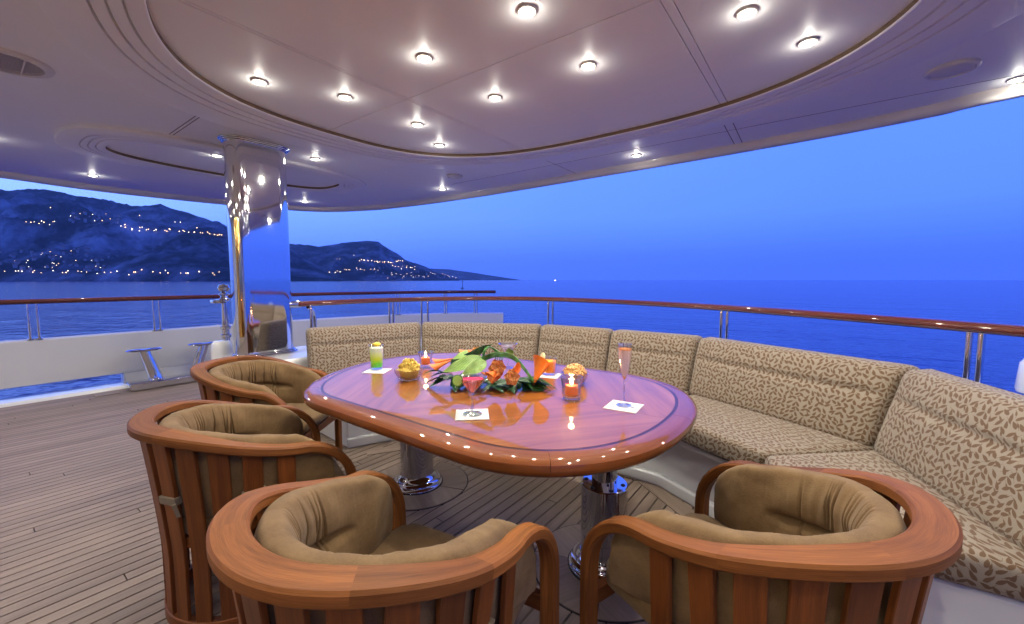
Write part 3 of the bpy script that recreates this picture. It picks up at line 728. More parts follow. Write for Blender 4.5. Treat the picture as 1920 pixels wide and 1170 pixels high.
sal = bpy.data.lights.new('saloon_lamp', 'SPOT'); sal.energy = LAMP_W*4*6; sal.color = LAMP_C; sal.spot_size = R(165); sal.spot_blend = .8; sal.shadow_soft_size = .06
for k, (x, y) in enumerate(((-2.2, -6.3), (0, -6.3), (2.2, -6.3), (-2.2, -8.2), (0, -8.2), (2.2, -8.2))):
    t = downlight(x, y, CZ, ('left', 'middle', 'right')[k % 3]+' saloon downlight in the row '+('near the doors' if k < 3 else 'by the back wall'), False)
    o = bpy.data.objects.new('lamp', sal); COL.objects.link(o); o.parent = t; o.location = (0, 0, -.04)
gv = thing('ceiling_vent', 'round white slatted air grille in the ceiling at the left edge', 'air vent', (-2.16, -1.40, CZ), R(90))
mb = MB(); mb.lathe([(.135, -.004), (.138, -.016), (.150, -.019), (.172, -.012), (.178, 0)], (0, 0, 0), 40); build(mb, 'frame', 'vent_paint', gv)
mb = MB(); mb.lathe([(0, -.001), (.137, -.001)], (0, 0, 0), 32); build(mb, 'backing', 'vent_dark', gv)
for i in range(15):
    y = -.126+.018*i; hx = math.sqrt(max(0, .136**2-y*y)); mb = MB(); mb.box((0, 0, 0), (2*hx, .008, .003)); build(mb, 'slat', 'vent_paint', gv, smooth=False, loc=(0, y, -.011), rot=(R(8), 0, 0))
for x in (-.06, .06): mb = MB(); hy = math.sqrt(.136**2-x*x); mb.box((x, 0, -.014), (.006, 2*hy, .004)); build(mb, 'bar', 'vent_paint', gv, smooth=False)
for (x, y, r_, l) in ((1.84, 1.70, .108, 'round white ceiling speaker at the upper right of the soffit'), (-1.98, 1.74, .09, 'small round white disc speaker in the aft soffit')):
    t = thing('ceiling_speaker', l, 'speaker', (x, y, CZ))
    mb = MB(); mb.lathe([(r_*.80, -.012), (r_*.84, -.018), (r_*.93, -.016), (r_, -.008), (r_, 0)], (0, 0, 0), 40); build(mb, 'frame', 'vent_paint', t)
    mb = MB(); mb.lathe([(0, -.017), (r_*.5, -.016), (r_*.79, -.012), (r_*.82, -.004)], (0, 0, 0), 40); build(mb, 'grille', 'vent_paint', t)

# ================================================================== SOFA
sofa = thing('sofa', 'curved built-in sofa with brown and cream leaf patterned cushions on a white base', 'sofa', (0, 0, 0))
SF = [(-1.35, .0), (-1.152, .454), (-.57, .76), (0, .785), (.57, .76), (1.152, .454), (1.35, .0)]      # seat front
STOP, SBOT, BTOP = .49, .375, .852
bk0 = offpoly(SRIDGE, -.17); bk1 = offpoly(SRIDGE, .02); tp0 = offpoly(SRIDGE, -.035); tp1 = offpoly(SRIDGE, .105); sb = offpoly(SRIDGE, .0)
def mixp(a, b, t): return (a[0]+(b[0]-a[0])*t, a[1]+(b[1]-a[1])*t)
def seg2(A, i, g):
    a, b = A[i], A[i+1]; L = math.dist(a, b); return mixp(a, b, g/L), mixp(b, a, g/L)
for i in range(6):
    (a0, a1), (b0, b1), (c0, c1), (d0, d1) = seg2(bk0, i, .004), seg2(bk1, i, .004), seg2(tp0, i, .004), seg2(tp1, i, .004)
    c8 = [(*a0, STOP-.02), (*a1, STOP-.02), (*b1, STOP-.02), (*b0, STOP-.02), (*c0, BTOP), (*c1, BTOP), (*d1, BTOP+.004), (*d0, BTOP+.004)]
    n = Vector((a1[1]-a0[1], a0[0]-a1[0], 0)).normalized()     # toward the table
    ph = rnd.uniform(0, 9)
    def fn(a, b, c, n=n, ph=ph):
        if b > .5: return Vector((0, 0, 0))
        k = (1-2*b); e = min(1, 7*min(a, 1-a)); vv = 0
        bulge = .022*math.sin(math.pi*min(1, max(0, c)))*e
        sm = -.021*math.exp(-((c-.66)/.035)**2)*min(1, 9*min(a, 1-a))
        wr = .006*math.exp(-((c-.66)/.12)**2)*mnoise.noise(Vector((a*22+ph, c*3, ph)))
        return n*(k*(bulge+sm+wr))+Vector((0, 0, .004*math.sin(a*math.pi)*max(0, c-.8)*5))
    build(hexa(c8, .042, 30, 3, 22, fn), 'back_cushion', 'leaf_fabric', sofa, angle=70)
for i in range(6):
    (a0, a1), (b0, b1) = seg2(SF, i, .003), seg2(sb, i, .003)
    c8 = [(*a0, SBOT), (*a1, SBOT), (*b1, SBOT), (*b0, SBOT), (*a0, STOP), (*a1, STOP), (*b1, STOP), (*b0, STOP)]
    fn = lambda a, b, c: Vector((0, 0, (.008*math.sin(math.pi*a)*math.sin(math.pi*b) if c > .5 else 0)))
    build(hexa(c8, .03, 16, 12, 3, fn), 'seat_cushion', 'leaf_fabric', sofa, angle=70)
bw = offpoly(SF, .115); back = offpoly(SRIDGE, .10)
mb = MB(); mb.prism(bw+back[::-1], .0, SBOT-.004); build(mb, 'base', 'gelcoat', sofa, bevel=.012, seg=2)
pl = offpoly(SF, .075); mb = MB(); mb.prism(offpoly(SF, .085)+offpoly(SF, .30)[::-1], .0, .075); build(mb, 'kick_step', 'gelcoat', sofa, bevel=.012, seg=2)
mb = MB(); mb.prism(offpoly(SF, .03)+offpoly(SF, .30)[::-1], SBOT-.035, SBOT-.003); build(mb, 'seat_board', 'gelcoat', sofa, bevel=.006, seg=2)

# ================================================================== TABLE
TZ = .742; TC = (0, -.09)
table = thing('dining_table', 'oval varnished wooden table with dark inlay line on two chrome pedestals', 'table', (0, 0, 0))
def tab_outline(n=44):
    o = []; sx_, sy_, a0, ex = .545, .66, .425, 2.25
    for side in (1, -1):
        for i in range(n+1):
            a = -math.pi/2+math.pi*i/n; ca, sa = abs(math.cos(a)), math.sin(a)
            x = a0+sx_*ca**(2/ex); y = sy_*math.copysign(abs(sa)**(2/ex), sa)
            yy = side*y; xx = side*x
            if xx < 0 and yy < 0: xx *= 1-.17*(-yy/sy_)
            o.append((TC[0]+xx, TC[1]+yy))
    return o
TO = tab_outline()
def inset(d): return offpoly(TO, d, True)
rs = [(0, 0), (.0, 0)]
prof = [(-.072, .0), (-.03, .0), (-.014, -.004), (-.003, -.014), (.0, -.028), (-.004, -.042), (-.016, -.054), (-.035, -.060), (-.072, -.060)]
frT = []
N = len(TO)
for i in range(N):
    a, b = TO[i-1], TO[(i+1) % N]; t = Vector((b[0]-a[0], b[1]-a[1], 0)).normalized(); frT.append((Vector((*TO[i], TZ)), Vector((t.y, -t.x, 0)), Vector((0, 0, 1))))
cuts = [0, 20, 33, 45, 58, 70, 78, 90]
cuts = sorted(set([8, 23, 37, 52, 67, 82])); M_ = len(cuts)
for q in range(M_):
    i0, i1 = cuts[q], cuts[(q+1) % M_]; idx = [i % N for i in range(i0, i1+1 if i1 > i0 else i1+N+1)]
    fs = [list(frT[i]) for i in idx]
    t = (fs[1][0]-fs[0][0]).normalized(); fs[0][0] = fs[0][0]+t*.0006; t = (fs[-2][0]-fs[-1][0]).normalized(); fs[-1][0] = fs[-1][0]+t*.0006
    mb = MB(); mb.sweep(fs, prof); build(mb, 'edge_moulding', 'table_rim', table, angle=35)
I1 = inset(.0722); I2 = inset(.0855)
mb = MB(); mb.prism(I1, TZ-.055, TZ-.006); build(mb, 'table_core', 'table_rim', table, smooth=False)
mb = MB(); b0 = 0
for p in I1: mb.v.append((*p, TZ-.0003))
for p in I2: mb.v.append((*p, TZ-.0003))
for i in range(N): j = (i+1) % N; mb.face([i, j, N+j, N+i])
build(mb, 'inlay_line', 'inlay', table, smooth=False)
for sx_, sy_, ang in ((-1, -1, R(127)), (1, -1, R(53)), (1, 1, R(127)), (-1, 1, R(53))):
    p = clip(clip(I2, -sx_, 0, -.0004), 0, -sy_, -(sy_*TC[1]+.0004)); mb = MB(); mb.prism(p, TZ-.0055, TZ, rot=ang); build(mb, 'veneer_leaf', 'table_veneer', table, smooth=False)
def pedestal(x, y, collar):
    zc = .38 if collar else .62
    mb = MB(); mb.lathe([(.150, .002), (.150, .010), (.146, .014), (.142, .016), (.138, .030), (.126, .034), (.120, .042), (.117, .052), (.106, .058), (.100, .07), (0, .07)], (x, y, .006), 48); build(mb, 'pedestal_foot', 'chrome', table, angle=50)
    mb = MB(); mb.lathe([(.154, 0.0), (.154, .008), (.149, .008)], (x, y, .005), 48); build(mb, 'gasket', 'caulk', table)
    mb = MB(); mb.lathe([(.0985, .06), (.0985, zc-.004), (.0945, zc), (0, zc)], (x, y, 0), 48); build(mb, 'pedestal_sleeve', 'chrome', table, angle=40)
    mb = MB(); mb.lathe([(.054, zc-.01), (.054, TZ-.058), (0, TZ-.058)], (x, y, 0), 36); build(mb, 'pedestal_column', 'chrome', table, angle=40)
    if collar:
        for k in range(6):
            a = R(60*k+15); mb = MB(); mb.lathe([(0, .004), (.007, .004), (.010, .001), (.010, 0)], (x+.078*math.cos(a), y+.078*math.sin(a), zc), 12); build(mb, 'bolt', 'caulk', table)
    else:
        mb = MB(); mb.lathe([(0, 0), (.10, 0), (.10, TZ-.058-zc), (0, TZ-.058-zc)], (x, y, zc), 36); build(mb, 'mounting_plate', 'chrome', table, angle=40)
pedestal(*PED[0], False); pedestal(*PED[1], True)

# ================================================================== CHAIRS
cw, cb, cl, czb, cdrop, cy0, crad, ctap, cex = .679, .320, .171, .751, .112, -.30, .205, .019, 1.994
def chair_curve():
    half = []
    for i in range(37):
        a = math.pi/2*i/36; half.append((cw/2*abs(math.sin(a))**(2/cex), -cb*abs(math.cos(a))**(2/cex)))
    half += [(cw/2-ctap*(y/cl)**2, y) for y in (cl*i/12 for i in range(1, 13))]
    out = []
    for x, y in half:
        t = min(max((y-cy0)/(cl-cy0), 0), 1); t = t*t*(3-2*t)*.6+t*t*.4; out.append(Vector((x, y, czb-cdrop*t)))
    e = out[-1].copy()
    for i in range(1, 10): a = math.pi/2*i/9; out.append(Vector((e.x, cl+crad*math.sin(a), e.z-crad*(1-math.cos(a)))))
    for z in (.36, .28, .2, .1, .004): out.append(Vector((e.x, cl+crad, z)))
    return out
HALF = chair_curve()
def frames_half(off_in=0.0):
    fr = []; n = len(HALF); last = None
    for i in range(n):
        t = (HALF[min(i+1, n-1)]-HALF[max(i-1, 0)]).normalized()
        if i == 0: t = Vector((1, 0, 0))
        h = Vector((t.x, t.y, 0))
        la = Vector((h.y, -h.x, 0)).normalized() if h.length > .12 else last      # outward
        last = la; up = t.cross(la).normalized()
        if up.z < 0 and i < 30: up = -up
        fr.append((HALF[i].copy(), la, up))
    # make "up" continuous
    for i in range(1, n):
        if fr[i][2].dot(fr[i-1][2]) < 0: fr[i] = (fr[i][0], fr[i][1], -fr[i][2])
    return fr
FH = frames_half()
def mir(fr): return [(Vector((-p.x, p.y, p.z)), Vector((-l.x, l.y, l.z)), Vector((-u.x, u.y, u.z))) for p, l, u in fr]
def rail_w(i):
    y = HALF[i].y; return .073-.021*min(1, max(0, (y+.25)/.5)) if i <= 48 else .052
TH = .033
def rail_sec(wd): c = .006; return [(-c, 0), (-wd+c, 0), (-wd, -c), (-wd, -TH+c), (-wd+c, -TH), (-c, -TH), (0, -TH+c), (0, -c)]
ARC0 = sum((HALF[i+1]-HALF[i]).xy.length for i in range(48))
def plan_at(s):
    """s in metres from the back centre along the rail (signed) -> index position on HALF"""
    a = abs(s); d = 0
    if a > ARC0:
        p = HALF[48].copy(); p.y += a-ARC0; p.z -= .25*(a-ARC0); l = Vector((1, 0, 0)); wd = .056
        if s < 0: p.x *= -1; l.x = -1
        return p, l, wd
    for i in range(len(HALF)-1):
        L = (HALF[i+1]-HALF[i]).xy.length
        if i >= 48: break
        if d+L >= a and L > 1e-6:
            t = (a-d)/L; p = HALF[i].lerp(HALF[i+1], t); l = FH[i][1].lerp(FH[i+1][1], t).normalized(); wd = rail_w(i); break
        d += L
    else: p, l, wd = HALF[48].copy(), FH[46][1].copy(), .056
    if s < 0: p = Vector((-p.x, p.y, p.z)); l = Vector((-l.x, l.y, 0))
    return p, l, wd
def foot_of(p):
    """plan position at floor level under a rail point"""
    k = .80 if p.y < 0 else .80+.17*min(1, p.y/.25)
    return Vector((p.x*k, p.y*(.80 if p.y < 0 else 1.0), 0))
def wall_at(p, l, wd, z, inw):
    """point on the leaning slat wall below rail point p, at height z, inw metres inside the rail's outer edge"""
    top_ = p-l*inw; ft = foot_of(p)-l*(inw*.45)
    f = max(0, min(1, (z-.27)/(p.z-.27)))**1.25
    return Vector((ft.x+(top_.x-ft.x)*f, ft.y+(top_.y-ft.y)*f, z))
ARC = sum((HALF[i+1]-HALF[i]).xy.length for i in range(48))
def chair(name, label):
    t = thing(name, label, 'armchair', (0, 0, 0), 0, 'teak tub chairs round the table')
    n = len(HALF)
    full = mir(FH)[::-1]+FH[1:]; ii = list(range(n))[::-1]+list(range(1, n))
    secs = [rail_sec(rail_w(i)) for i in ii]
    flip = [[(a, b) for a, b in s_] for s_ in secs]
    c0 = n-1
    for i0, i1 in ((0, c0-34), (c0-34, c0-12), (c0-12, c0+16), (c0+16, c0+36), (c0+36, 2*c0)):
        mb = MB(); mb.sweep(full[i0:i1+1], secs[c0], secs=flip[i0:i1+1]); build(mb, 'rail_segment', 'chair_teak', t, angle=32, bevel=0)
    # slats
    ns = 13; smax = ARC-.045
    for k in range(ns):
        s_ = -smax+2*smax*k/(ns-1); p, l, wd = plan_at(s_); tan = Vector((-l.y, l.x, 0)); fr = []
        zt = p.z-TH+.004
        for z in [zt-(zt-.02)*q/12 for q in range(13)]:
            c = wall_at(p, l, wd, z, wd*.42); fr.append((c, tan, l))
        sw = .031-.0065*0; secs2 = [[(-h, -.007), (h, -.007), (h, .007), (-h, .007)] for h in [sw*(1-.16*q/12) for q in range(13)]]
        mb = MB(); mb.sweep(fr, [(-sw, -.007), (sw, -.007), (sw, .007), (-sw, .007)], secs=secs2); build(mb, 'slat', 'slat_teak', t, smooth=True, angle=30, bevel=.002, seg=1)
    def hoop(nm, z, h, inw, thick, smx, mat):
        fr = []
        for k in range(41):
            s_ = -smx+2*smx*k/40; p, l, wd = plan_at(s_); fr.append((wall_at(p, l, wd, z, wd*.42+inw), l, Vector((0, 0, 1))))
        mb = MB(); mb.sweep(fr, [(-thick, 0), (0, 0), (0, h), (-thick, h)]); build(mb, nm, mat, t, angle=35, bevel=.003, seg=1)
    hoop('floor_hoop', .004, .045, -.026, .034, ARC, 'slat_teak'); hoop('seat_hoop', .312, .04, .012, .022, ARC, 'slat_teak')
    p = HALF[48]; mb = MB(); mb.box((0, cl+crad-.018, .328), (2*(p.x-.027), .026, .048)); build(mb, 'front_rail', 'slat_teak', t, bevel=.003)
    # seat cushion
    def plan_seat(k=1.0):
        o = []
        for q in range(-20, 21):
            s_ = ARC*.98*q/20; p, l, wd = plan_at(s_); c = wall_at(p, l, wd, .42, wd*.42+.028); o.append((c.x, c.y))
        o += [(.25, cl+.16), (.215, cl+.195), (.1, cl+.205), (0, cl+.208), (-.1, cl+.205), (-.215, cl+.195), (-.25, cl+.16)]
        return o
    P0 = plan_seat(); cen = Vector((0, .06)); mb = MB(); rings = [(.90, .352), (.97, .356), (1.0, .368), (1.0, .396), (.985, .410), (.95, .420), (.80, .426), (.5, .430), (.2, .431)]
    m = len(P0)
    for sc_, z in rings:
        for a in P0: mb.v.append((cen.x+(a[0]-cen.x)*sc_, cen.y+(a[1]-cen.y)*sc_, z))
    for q in range(len(rings)-1):
        for i in range(m): j = (i+1) % m; mb.face([q*m+i, q*m+j, (q+1)*m+j, (q+1)*m+i])
    mb.face([(len(rings)-1)*m+i for i in range(m)]); mb.face([i for i in range(m)][::-1])
    build(mb, 'seat_cushion', 'fabric_tan', t, angle=60)
    # back cushion: stuffed roll with a gathered channel
    NS, NT = 420, 84; rr = random.Random(3); smx = ARC+.12
    creases = sorted(rr.uniform(-.66, .66) for _ in range(30)); cdat = [(c, rr.uniform(.5, 1.0), rr.uniform(-.05, .05), rr.uniform(.0025, .0045)) for c in creases]
    verts = []; mb = MB()
    for i in range(NS+1):
        u = -1+2*i/NS; s_ = smx*u; p, l, wd = plan_at(s_)
        endf = min(1, (1-abs(u))/.20); endf = math.sqrt(max(.02, 1-(1-endf)**2))
        ztop = p.z-.022+.045*min(1, max(0, (abs(u)-.35)/.4)); zbot = .405
        zc = (ztop+zbot)/2; hh = (ztop-zbot)/2*(.55+.45*endf)
        zc = zbot+hh if endf < 1 else zc
        thick = (.090-.006*max(0, abs(u)-.45)/.55)*(.35+.65*endf)
        row = []
        chan = max(0, min(1, (.80-abs(u))/.10))
        for k in range(NT):
            a = 2*math.pi*k/NT; ca, sa = math.cos(a), math.sin(a)
            # superelliptic section: x inward, z up
            ix = math.copysign(abs(ca)**.5, ca); iz = sa
            z = zc+hh*iz; inn_ = thick/2*(1+ix)
            v = (z-zbot)/(2*hh)
            if ca > -.2:
                front = min(1, (ca+.2)/.5)
                d = -.034*math.exp(-((v-.50)/.040)**2)*chan
                d += (.016*math.exp(-((v-.76)/.16)**2)+.008*math.exp(-((v-.2)/.14)**2))*chan
                for c, am, sl, wdt in cdat:
                    dd = (s_*1.0/smx-(c+sl*(v-.5)))*smx
                    if abs(dd) < .03: d -= .0210*am*math.exp(-(dd/wdt)**2)*math.exp(-((v-.58)/.27)**2)*chan
                d += .003*mnoise.noise(Vector((s_*26, v*5, 2.3)))
                inn_ += d*front
            else: inn_ += .003*mnoise.noise(Vector((s_*20, v*6, 8.3)))
            base_ = wall_at(p, l, wd, max(z, .30), wd*.42+.016)
            zz = min(1, max(0, (z-.62)/.12))
            q_ = base_-l*(inn_+.020*zz); row.append((q_.x, q_.y, z))
        mb.v += row
    for i in range(NS):
        for k in range(NT):
            j = (k+1) % NT; mb.face([i*NT+k, i*NT+j, (i+1)*NT+j, (i+1)*NT+k])
    mb.face([k for k in range(NT)]); mb.face([NS*NT+k for k in range(NT)][::-1])
    build(mb, 'back_cushion', 'fabric_tan', t, angle=180)
    # tie straps looped round three slats
    for k in (3, 8, 11):
        s_ = -smax+2*smax*k/(ns-1); p, l, wd = plan_at(s_); tan = Vector((-l.y, l.x, 0)); zz = .535 if k == 3 else .50
        c = wall_at(p, l, wd, zz, wd*.42); loop_ = [(-.036, -.013), (.036, -.013), (.037, .012), (.03, .0145), (-.03, .0145), (-.037, .012)]
        fr = [(Vector((c.x, c.y, z))+l*dz, tan, l) for z, dz in ((zz-.013, 0), (zz+.013, .004))]
        mb = MB(); mb.sweep(fr, loop_); o = build(mb, 'strap', 'strap_cloth', t, angle=40)
        mb = MB(); e = c+tan*.036+l*.010; mb.box((0, 0, 0), (.006, .012, .055)); build(mb, 'strap_tail', 'strap_cloth', o, smooth=False, loc=(e.x, e.y, e.z-.03), rot=(.2, .25, 0))
    return t
CH4 = [(-.546, -1.440, .935, 'teak tub chair at the left end of the table, farthest from the viewer'), (-.983, -.535, .257, 'teak tub chair second from the left, its slatted back toward the open deck'),
       (-1.056, .495, -.120, 'teak tub chair in the centre foreground, cut by the bottom picture edge'), (-.405, 1.257, -1.255, 'teak tub chair in the right foreground beside the sofa')]
c_first = chair('tub_chair', CH4[0][3])
for q, (u, v, th, lab) in enumerate(CH4):
    o = c_first if q == 0 else copy_tree(c_first)
    o['label'] = lab; o.location = (v, u, 0); o.rotation_euler = (0, 0, -th)

# ================================================================== ON THE TABLE
Z0 = TZ+.0005
def napkin(cx, cy, sz, rz, label, emblem):
    t = thing('napkin', label, 'napkin', (cx, cy, Z0), rz, 'paper cocktail napkins')
    mb = MB(); mb.grid(lambda a, b: ((a-.5)*sz, (b-.5)*sz, .0015+.0006*mnoise.noise(Vector((a*3, b*3, cx*9)))), 8, 8); o = build(mb, 'sheet', 'paper', t)
    m = o.modifiers.new('thick', 'SOLIDIFY'); m.thickness = .0012
    if emblem:
        mb = MB(); mb.lathe([(.040, .0), (.043, .0)], (0, 0, .0030), 40, sy=.62); mb.lathe([(.033, 0), (.034, 0)], (0, 0, .0030), 40, sy=.62)
        for k in range(16):
            a = 2*math.pi*k/16; mb.box((.0365*math.cos(a), .0365*.62*math.sin(a), .0030), (.003, .002, .0002), a)
        for k in range(5): mb.box((-.010+.005*k, .002*math.sin(k*2), .0030), (.0022, .010, .0002), .5*(k-2))
        build(mb, 'printed_emblem', 'print_blue', t, smooth=False)
    return t
ZN = Z0+.003
def glassware(name, label, x, y, z, prof, liq=None, liqmat=None, grp=None, n=30):
    t = thing(name, label, 'glass', (x, y, z), 0, grp)
    mb = MB(); mb.lathe(prof, (0, 0, 0), n); build(mb, 'glass_body', 'glass', t, angle=60)
    if liq: mb = MB(); mb.lathe(liq, (0, 0, 0), n); build(mb, 'drink', liqmat, t, angle=50)
    return t
def chunk(r, seed, sx=1, sy=1, sz=1, n=8):
    mb = MB(); mb.lathe([(0, -r)]+[(r*math.sin(math.pi*k/n), -r*math.cos(math.pi*k/n)) for k in range(1, n)]+[(0, r)], (0, 0, 0), 12)
    mb.v = [tuple(Vector((v[0]*sx, v[1]*sy, v[2]*sz))*(1+.28*mnoise.noise(Vector(v)*(1.6/r)+Vector((seed, 0, 0))))) for v in mb.v]; return mb
# highball, green to yellow
gx, gy = -.700, -.222
napkin(-.645, -.245, .125, .55, 'white paper napkin under the green and yellow drink', False)
t = glassware('highball_glass', 'tall highball glass of green to yellow drink with lemon on its rim', gx+.02, gy, ZN, [(0, 0), (.033, 0), (.034, .004), (.041, .138), (.0395, .138), (.0325, .014), (0, .012)], [(0, .013), (.0318, .0135), (.0370, .100), (.0380, .121), (0, .1215)], 'liq_green')
mb = chunk(.022, 4.2, 1.1, 1.0, .5); build(mb, 'lemon_twist', 'lemon', t, loc=(.005, .0, .142))
# orange tumbler
napkin(.185, .235, .115, .3, 'white paper napkin under the orange drink', False)
t = glassware('tumbler', 'short tumbler of orange drink with a pale fruit slice on the rim', .175, .25, ZN, [(0, 0), (.034, 0), (.035, .004), (.040, .088), (.0388, .088), (.0338, .014), (0, .012)], [(0, .0125), (.0330, .013), (.0375, .074), (0, .0745)], 'liq_orange')
mb = MB(); mb.lathe([(0, -.005), (.026, -.005), (.028, 0), (.026, .005), (0, .005)], (0, 0, 0), 18); build(mb, 'fruit_slice', 'pineapple', t, loc=(-.034, -.012, .088), rot=(R(78), 0, R(-36)))
# martini glasses
MP = [(0, 0), (.036, 0), (.036, .0015), (.012, .005), (.0045, .012), (.0042, .072), (.007, .080), (.056, .142), (.0548, .142), (.006, .0825), (0, .081)]
napkin(.290, -.486, .125, R(36.8)+.1, 'white napkin with printed emblem under the pink cocktail', True)
t = glassware('martini_glass', 'stemmed martini glass of pink cocktail with a lime slice', .290, -.484, ZN, MP, [(0, .0815), (.0058, .083), (.045, .1315), (0, .132)], 'liq_pink')
mb = MB(); mb.lathe([(0, -.002), (.019, -.002), (.019, .002), (0, .002)], (0, 0, 0), 20); s1 = build(mb, 'lime_slice', 'lime', t, loc=(-.043, -.034, .128), rot=(R(80), 0, R(20)))
mb = MB(); mb.lathe([(.019, -.0022), (.022, -.002), (.022, .002), (.019, .0022)], (0, 0, 0), 20); build(mb, 'rind', 'lime_rind', s1)
t = glassware('martini_glass', 'stemmed martini glass of clear drink behind the flowers', -.11, .26, Z0, MP, [(0, .0815), (.0058, .083), (.043, .129), (0, .1295)], 'liq_clear')
# champagne flute
napkin(.710, -.045, .130, R(36.8)-.55, 'white napkin with printed emblem under the champagne flute', True)
glassware('champagne_flute', 'tall champagne flute of pale drink at the right end of the table', .708, -.040, ZN, [(0, 0), (.031, 0), (.031, .0015), (.010, .004), (.0035, .010), (.0033, .098), (.006, .106), (.015, .135), (.0245, .185), (.0275, .250), (.0265, .250), (.0235, .185), (.014, .137), (.004, .108), (0, .107)], [(0, .1075), (.0038, .1085), (.0135, .137), (.0230, .185), (.0257, .232), (0, .2325)], 'liq_flute')
# candles
for x, y, l, sc in ((-.497, -.02, 'lit red candle in a glass holder at the far left of the flowers', .92), (.497, -.09, 'lit red candle in a glass holder in front of the nut bowl', 1.0)):
    t = thing('candle_holder', l, 'candle', (x, y, Z0), 0, 'candles in glass holders')
    mb = MB(); mb.lathe([(q*sc, z*sc) for q, z in [(0, 0), (.034, 0), (.037, .003), (.037, .013), (.034, .019), (.040, .032), (.040, .06), (.048, .100), (.0462, .100), (.0382, .06), (.0380, .032), (.030, .023), (0, .021)]], (0, 0, 0), 32); build(mb, 'glass_body', 'glass', t, angle=60)
    mb = MB(); mb.lathe([(q*sc, z*sc) for q, z in [(0, .0215), (.026, .0215), (.027, .025), (.027, .060), (.025, .064), (.014, .062), (0, .061)]], (0, 0, 0), 24); build(mb, 'candle', 'wax', t, angle=50)
    mb = MB(); mb.lathe([(q*sc, z*sc) for q, z in [(0, .064), (.005, .068), (.0078, .076), (.0052, .089), (0, .103)]], (0, 0, 0), 12); build(mb, 'flame', 'flame', t)
    pl = bpy.data.lights.new('candle_light', 'POINT'); pl.energy = .9; pl.color = (1, .55, .2); pl.shadow_soft_size = .012; o = bpy.data.objects.new('candle_light', pl); COL.objects.link(o); o.parent = t; o.location = (0, 0, .112)
# snack bowls
def bowl(x, y, label, kind):
    t = thing('snack_bowl', label, 'bowl', (x, y, Z0), 0, 'glass snack bowls')
    sqr = kind == 'chips'
    pr_ = [(0, 0), (.038, 0), (.044, .004), (.060, .030), (.066, .055), (.0645, .056), (.058, .032), (.042, .008), (0, .006)]
    mb = MB(); mb.lathe(pr_, (0, 0, 0), 36)
    if sqr: mb.v = [(lambda a, r, z: (math.copysign(abs(math.cos(a))**.6, math.cos(a))*r, math.copysign(abs(math.sin(a))**.6, math.sin(a))*r, z))(math.atan2(v[1], v[0]), math.hypot(v[0], v[1]), v[2]) for v in mb.v]
    build(mb, 'glass_body', 'glass', t, angle=60)
    rr = random.Random(5 if sqr else 9)
    hp = MB(); NH = 40
    for i in range(NH+1):
        for j in range(NH):
            q_ = i/NH; a_ = 2*math.pi*j/NH; rr_ = .054*q_; z_ = .052+(.040 if sqr else .034)*(1-q_*q_)
            n_ = mnoise.fractal(Vector((rr_*math.cos(a_)*95, rr_*math.sin(a_)*95, 3.3 if sqr else 7.7)), .8, 2.2, 4); hp.v.append((rr_*math.cos(a_), rr_*math.sin(a_), z_+.006*n_))
    for i in range(NH):
        for j in range(NH): k2 = (j+1) % NH; hp.face([i*NH+j, (i+1)*NH+j, (i+1)*NH+k2, i*NH+k2])
    b1 = len(hp.v)
    for j in range(NH): a_ = 2*math.pi*j/NH; hp.v.append((.040*math.cos(a_), .040*math.sin(a_), .010))
    for j in range(NH): k2 = (j+1) % NH; hp.face([NH*NH+j, b1+j, b1+k2, NH*NH+k2])
    bm_weld(hp); build(hp, 'crisp_heap' if sqr else 'nut_heap', 'chips' if sqr else 'nuts', t, angle=25)
    for k in range(90 if sqr else 90):
        a = rr.uniform(0, 2*math.pi); q = math.sqrt(rr.random()); h = rr.random()
        if sqr:
            rad = .052*q; z = .056+.040*(1-q*q)+.006*h; mb = MB(); ph = rr.uniform(0, 9); sz_ = rr.uniform(.008, .013)
            def cf(u, v, sz_=sz_, ph=ph): 
                x_, y_ = (u-.5)*2, (v-.5)*2; k_ = math.sqrt(max(1e-6, 1-.5*max(x_*x_, y_*y_))); x_, y_ = x_*math.sqrt(1-y_*y_/2), y_*math.sqrt(1-x_*x_/2)
                return (x_*sz_, y_*sz_*.8, sz_*(.55*x_*x_-.2*y_*y_)+.0015*math.sin(x_*9+ph))
            mb.grid(cf, 7, 7); o = build(mb, 'crisp', 'chips', t, loc=(rad*math.cos(a), rad*math.sin(a), z), rot=(rr.uniform(-1.3, 1.3), rr.uniform(-1.3, 1.3), rr.uniform(0, 6)))
            m = o.modifiers.new('thick', 'SOLIDIFY'); m.thickness = .0012
        else:
            rad = .054*q; z = .055+.034*(1-q*q)+.006*h; mb = MB(); L = rr.uniform(.008, .012)
            mb.tube([(-L, 0, -.002), (-L*.5, 0, .003), (0, 0, .0045), (L*.5, 0, .003), (L, 0, -.003)], [.002, .0052, .0045, .005, .0025], 8); build(mb, 'nut', 'nuts', t, loc=(rad*math.cos(a), rad*math.sin(a), z), rot=(rr.uniform(-.8, .8), rr.uniform(-.8, .8), rr.uniform(0, 6)))
bowl(-.342, -.268, 'square glass bowl heaped with yellow crisps', 'chips'); bowl(.376, .165, 'round glass bowl heaped with nuts at the right', 'nuts')

